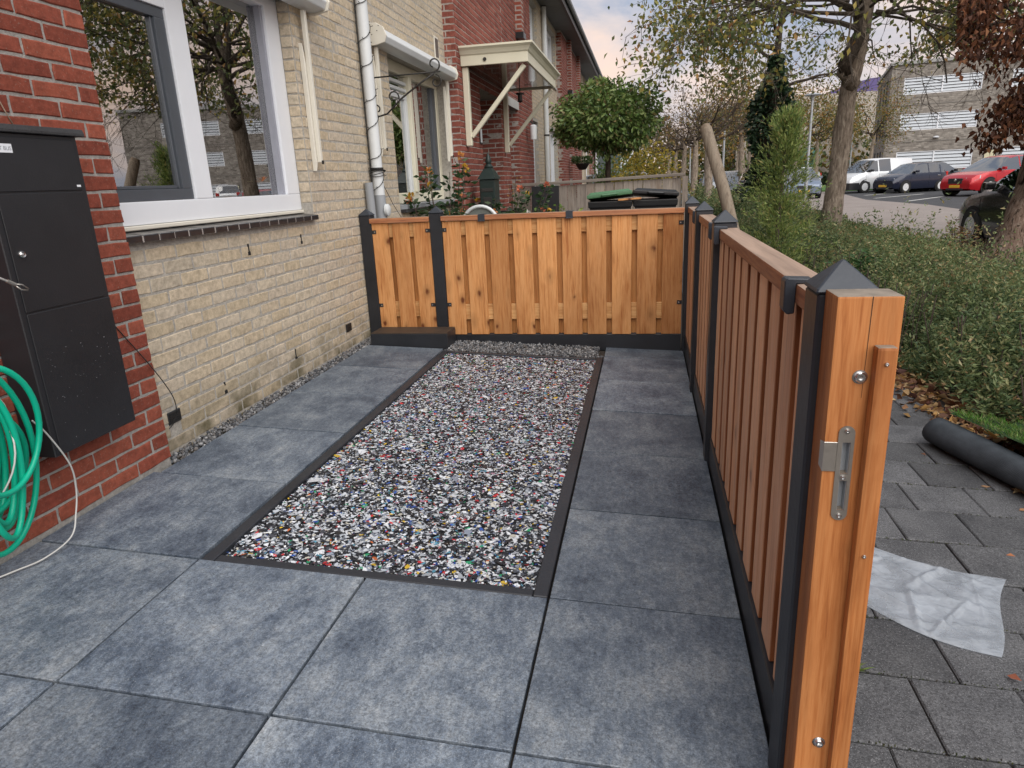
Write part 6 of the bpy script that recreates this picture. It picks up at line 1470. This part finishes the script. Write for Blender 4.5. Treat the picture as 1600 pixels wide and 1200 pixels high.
# ------------------------------------------------------------------ lamp posts
def lamp(x, y, h, label):
    t = thing('street_lamp', label, 'street lamp', (x, y, -.28), 0, 'street lamps')
    MB().tube([(0,0,0),(0,0,1.0),(0,0,1.001),(0,0,h-.32)], [.085,.08,.065,.048], 14).build('pole', M['pole'], t, smooth='auto')
    MB().lathe([(.05,h-.3199),(.075,h-.26),(.06,h-.19),(.10,h-.15),(.34,h-.12),(.36,h-.10),(.30,h-.06),(.12,h-.015),(0,h)], (0,0,0), 20).build('lamp_head', M['pole'], t, smooth='auto')
    MB().lathe([(.0,h-.135),(.33,h-.119),(.10,h-.1495)], (0,0,0), 20).build('lamp_glass', M['white_pvc'], t)
lamp(8.75, 32.6, 4.66, 'tallest looking street lamp, right of the cypress before the big trunk')
lamp(17.2, 57.8, 4.3, 'street lamp just right of the big trunk before the beige hall')
lamp(5.6, 38., 4.2, 'street lamp in the gap between the stake and the ivy column')
lamp(4.9, 55., 4.2, 'small street lamp left of the leaning stake among the bare trees')
lamp(3.9, 70., 4.2, 'smallest street lamp farthest up the street')
# ------------------------------------------------------------------ grey brick building with louvred windows
gb = thing('brick_building', 'three storey grey brick building with white louvred window bands', 'building', (22.9, 68.9, -.3), math.atan2(-1.7, 7.6))
LB = 27.; HB = 9.85; DB_ = 16.
cols = [(1.05, 6.95), (9.05, 14.95), (17.1, 23.0)]
rows = [(.95, 2.55), (4.35, 5.75), (7.35, 8.75)]
holes = [(a, b, c, d) for a, b in cols for c, d in rows]
xs_ = sorted(set([0, LB]+[v for h in holes for v in h[:2]])); zs_ = sorted(set([0, HB]+[v for h in holes for v in h[2:]]))
wm = MB()
for a, b in zip(xs_, xs_[1:]):
    for c, d in zip(zs_, zs_[1:]):
        if not any(h[0] <= (a+b)/2 <= h[1] and h[2] <= (c+d)/2 <= h[3] for h in holes): wm.box(a, b, 0, .3, c, d)
wm.box(0, .3, .301, DB_, 0, HB); wm.box(LB-.3, LB, .301, DB_, 0, HB)
wm.build('wall', M['tex_grey'], gb)
ci = MB()
for z in (3.35, 6.45): ci.box(-.02, LB+.02, -.03, -.001, z, z+.09)
ci.build('string_course', plain('dark_course', (.20,.185,.165), .9), gb)
MB().box(-.15, LB+.15, -.15, DB_, HB+.001, HB+.28).build('roof_edge', plain('grey_roof_edge', (.33,.33,.32), .7), gb)
# dark slot windows on the short side
for z0_, z1_ in ((.6,2.7),(4.,6.),(7.,9.)):
    for y in (3., 6., 10.): MB().box(-.02, -.001, y, y+1.3, z0_, z1_).build('side_window', M['dark'], gb)
for (a, b), ci_ in zip(cols, range(3)):
    for (c, d), ri in zip(rows, range(3)):
        f = MB(); f.box(a+.001,b-.001,.02,.1,c+.001,c+.07); f.box(a+.001,b-.001,.02,.1,d-.07,d-.001); f.box(a+.001,a+.07,.02,.1,c+.071,d-.071); f.box(b-.07,b-.001,.02,.1,c+.071,d-.071); f.box((a+b)/2-.05,(a+b)/2+.05,.0,.1,c+.071,d-.071)
        w_ = f.build('window', M['white_paint'], gb)
        lv = MB(); nl = 5; hh = (d-c-.16)/nl
        for h0, h1 in ((a+.075, (a+b)/2-.055), ((a+b)/2+.055, b-.075)):
            for k in range(nl):
                z = c+.08+k*hh; lv.add([(h0,.03,z+.02),(h1,.03,z+.02),(h1,.09,z+hh*.86),(h0,.09,z+hh*.86),(h0,.045,z+.02),(h1,.045,z+.02),(h1,.105,z+hh*.86),(h0,.105,z+hh*.86)], [(0,3,2,1),(4,5,6,7),(0,1,5,4),(1,2,6,5),(2,3,7,6),(3,0,4,7)])
        lv.build('louvre', M['pale_louvre'] if 'pale_louvre' in M else M.setdefault('pale_louvre', plain('pale_louvre', (.52,.56,.60), .5, var=.04)), w_)
        MB().box(a, b, .2, .22, c, d).build('window_back', M['fascia'], w_)
# small window panes seen between the bands
for x in (7.75, 15.9):
    for z in (1.1,): 
        f = MB().box(x, x+.95, -.02, .0-.001, z, z+1.35).build('small_window', M['fascia'], gb); MB().box(x+.08, x+.87, -.03, -.0205, z+.1, z+1.25).build('pale_blind', plain('cream_blind', (.62,.58,.40), .6), f)
MB().lathe([(0,0),(.22,.0),(.25,.08),(.1,.14),(0,.14)], (4.0,-.16,3.62), 14).build('wall_light', M['white_paint'], gb)
# beige hall with a purple roof drum behind
hl = thing('hall', 'wide beige hall behind the olive trees, left of the grey building', 'building', (30., 103., -.3))
MB().box(-16, 16, 0, 20, 0, 11.0).build('wall', plain('beige_wall', (.42,.38,.33), .9, var=.06), hl)
MB().box(-13.5, -5, -.3, -.001, .6, 4.2).build('green_glazing', plain('green_glazing', (.16,.36,.30), .3), hl)
dr = thing('roof_drum', 'purple curved roof structure rising above the beige hall', 'roof structure', (37., 118., 10.7))
MB().prism([(-9.,0),(12,0),(12,3.5),(4,3.6),(-2,3.2),(-6,2.4),(-9,1.2)], 0, 12, 'y').build('drum_wall', plain('purple_cladding', (.085,.065,.19), .6, var=.15), dr)
lm = MB()
for k in range(5): lm.lathe([(0,0),(.16,.0),(.16,.25),(0,.25)], (-.6+.15*k,-.14,.6+k*.6), 8)
lm.build('small_lights', M['white_paint'], dr)
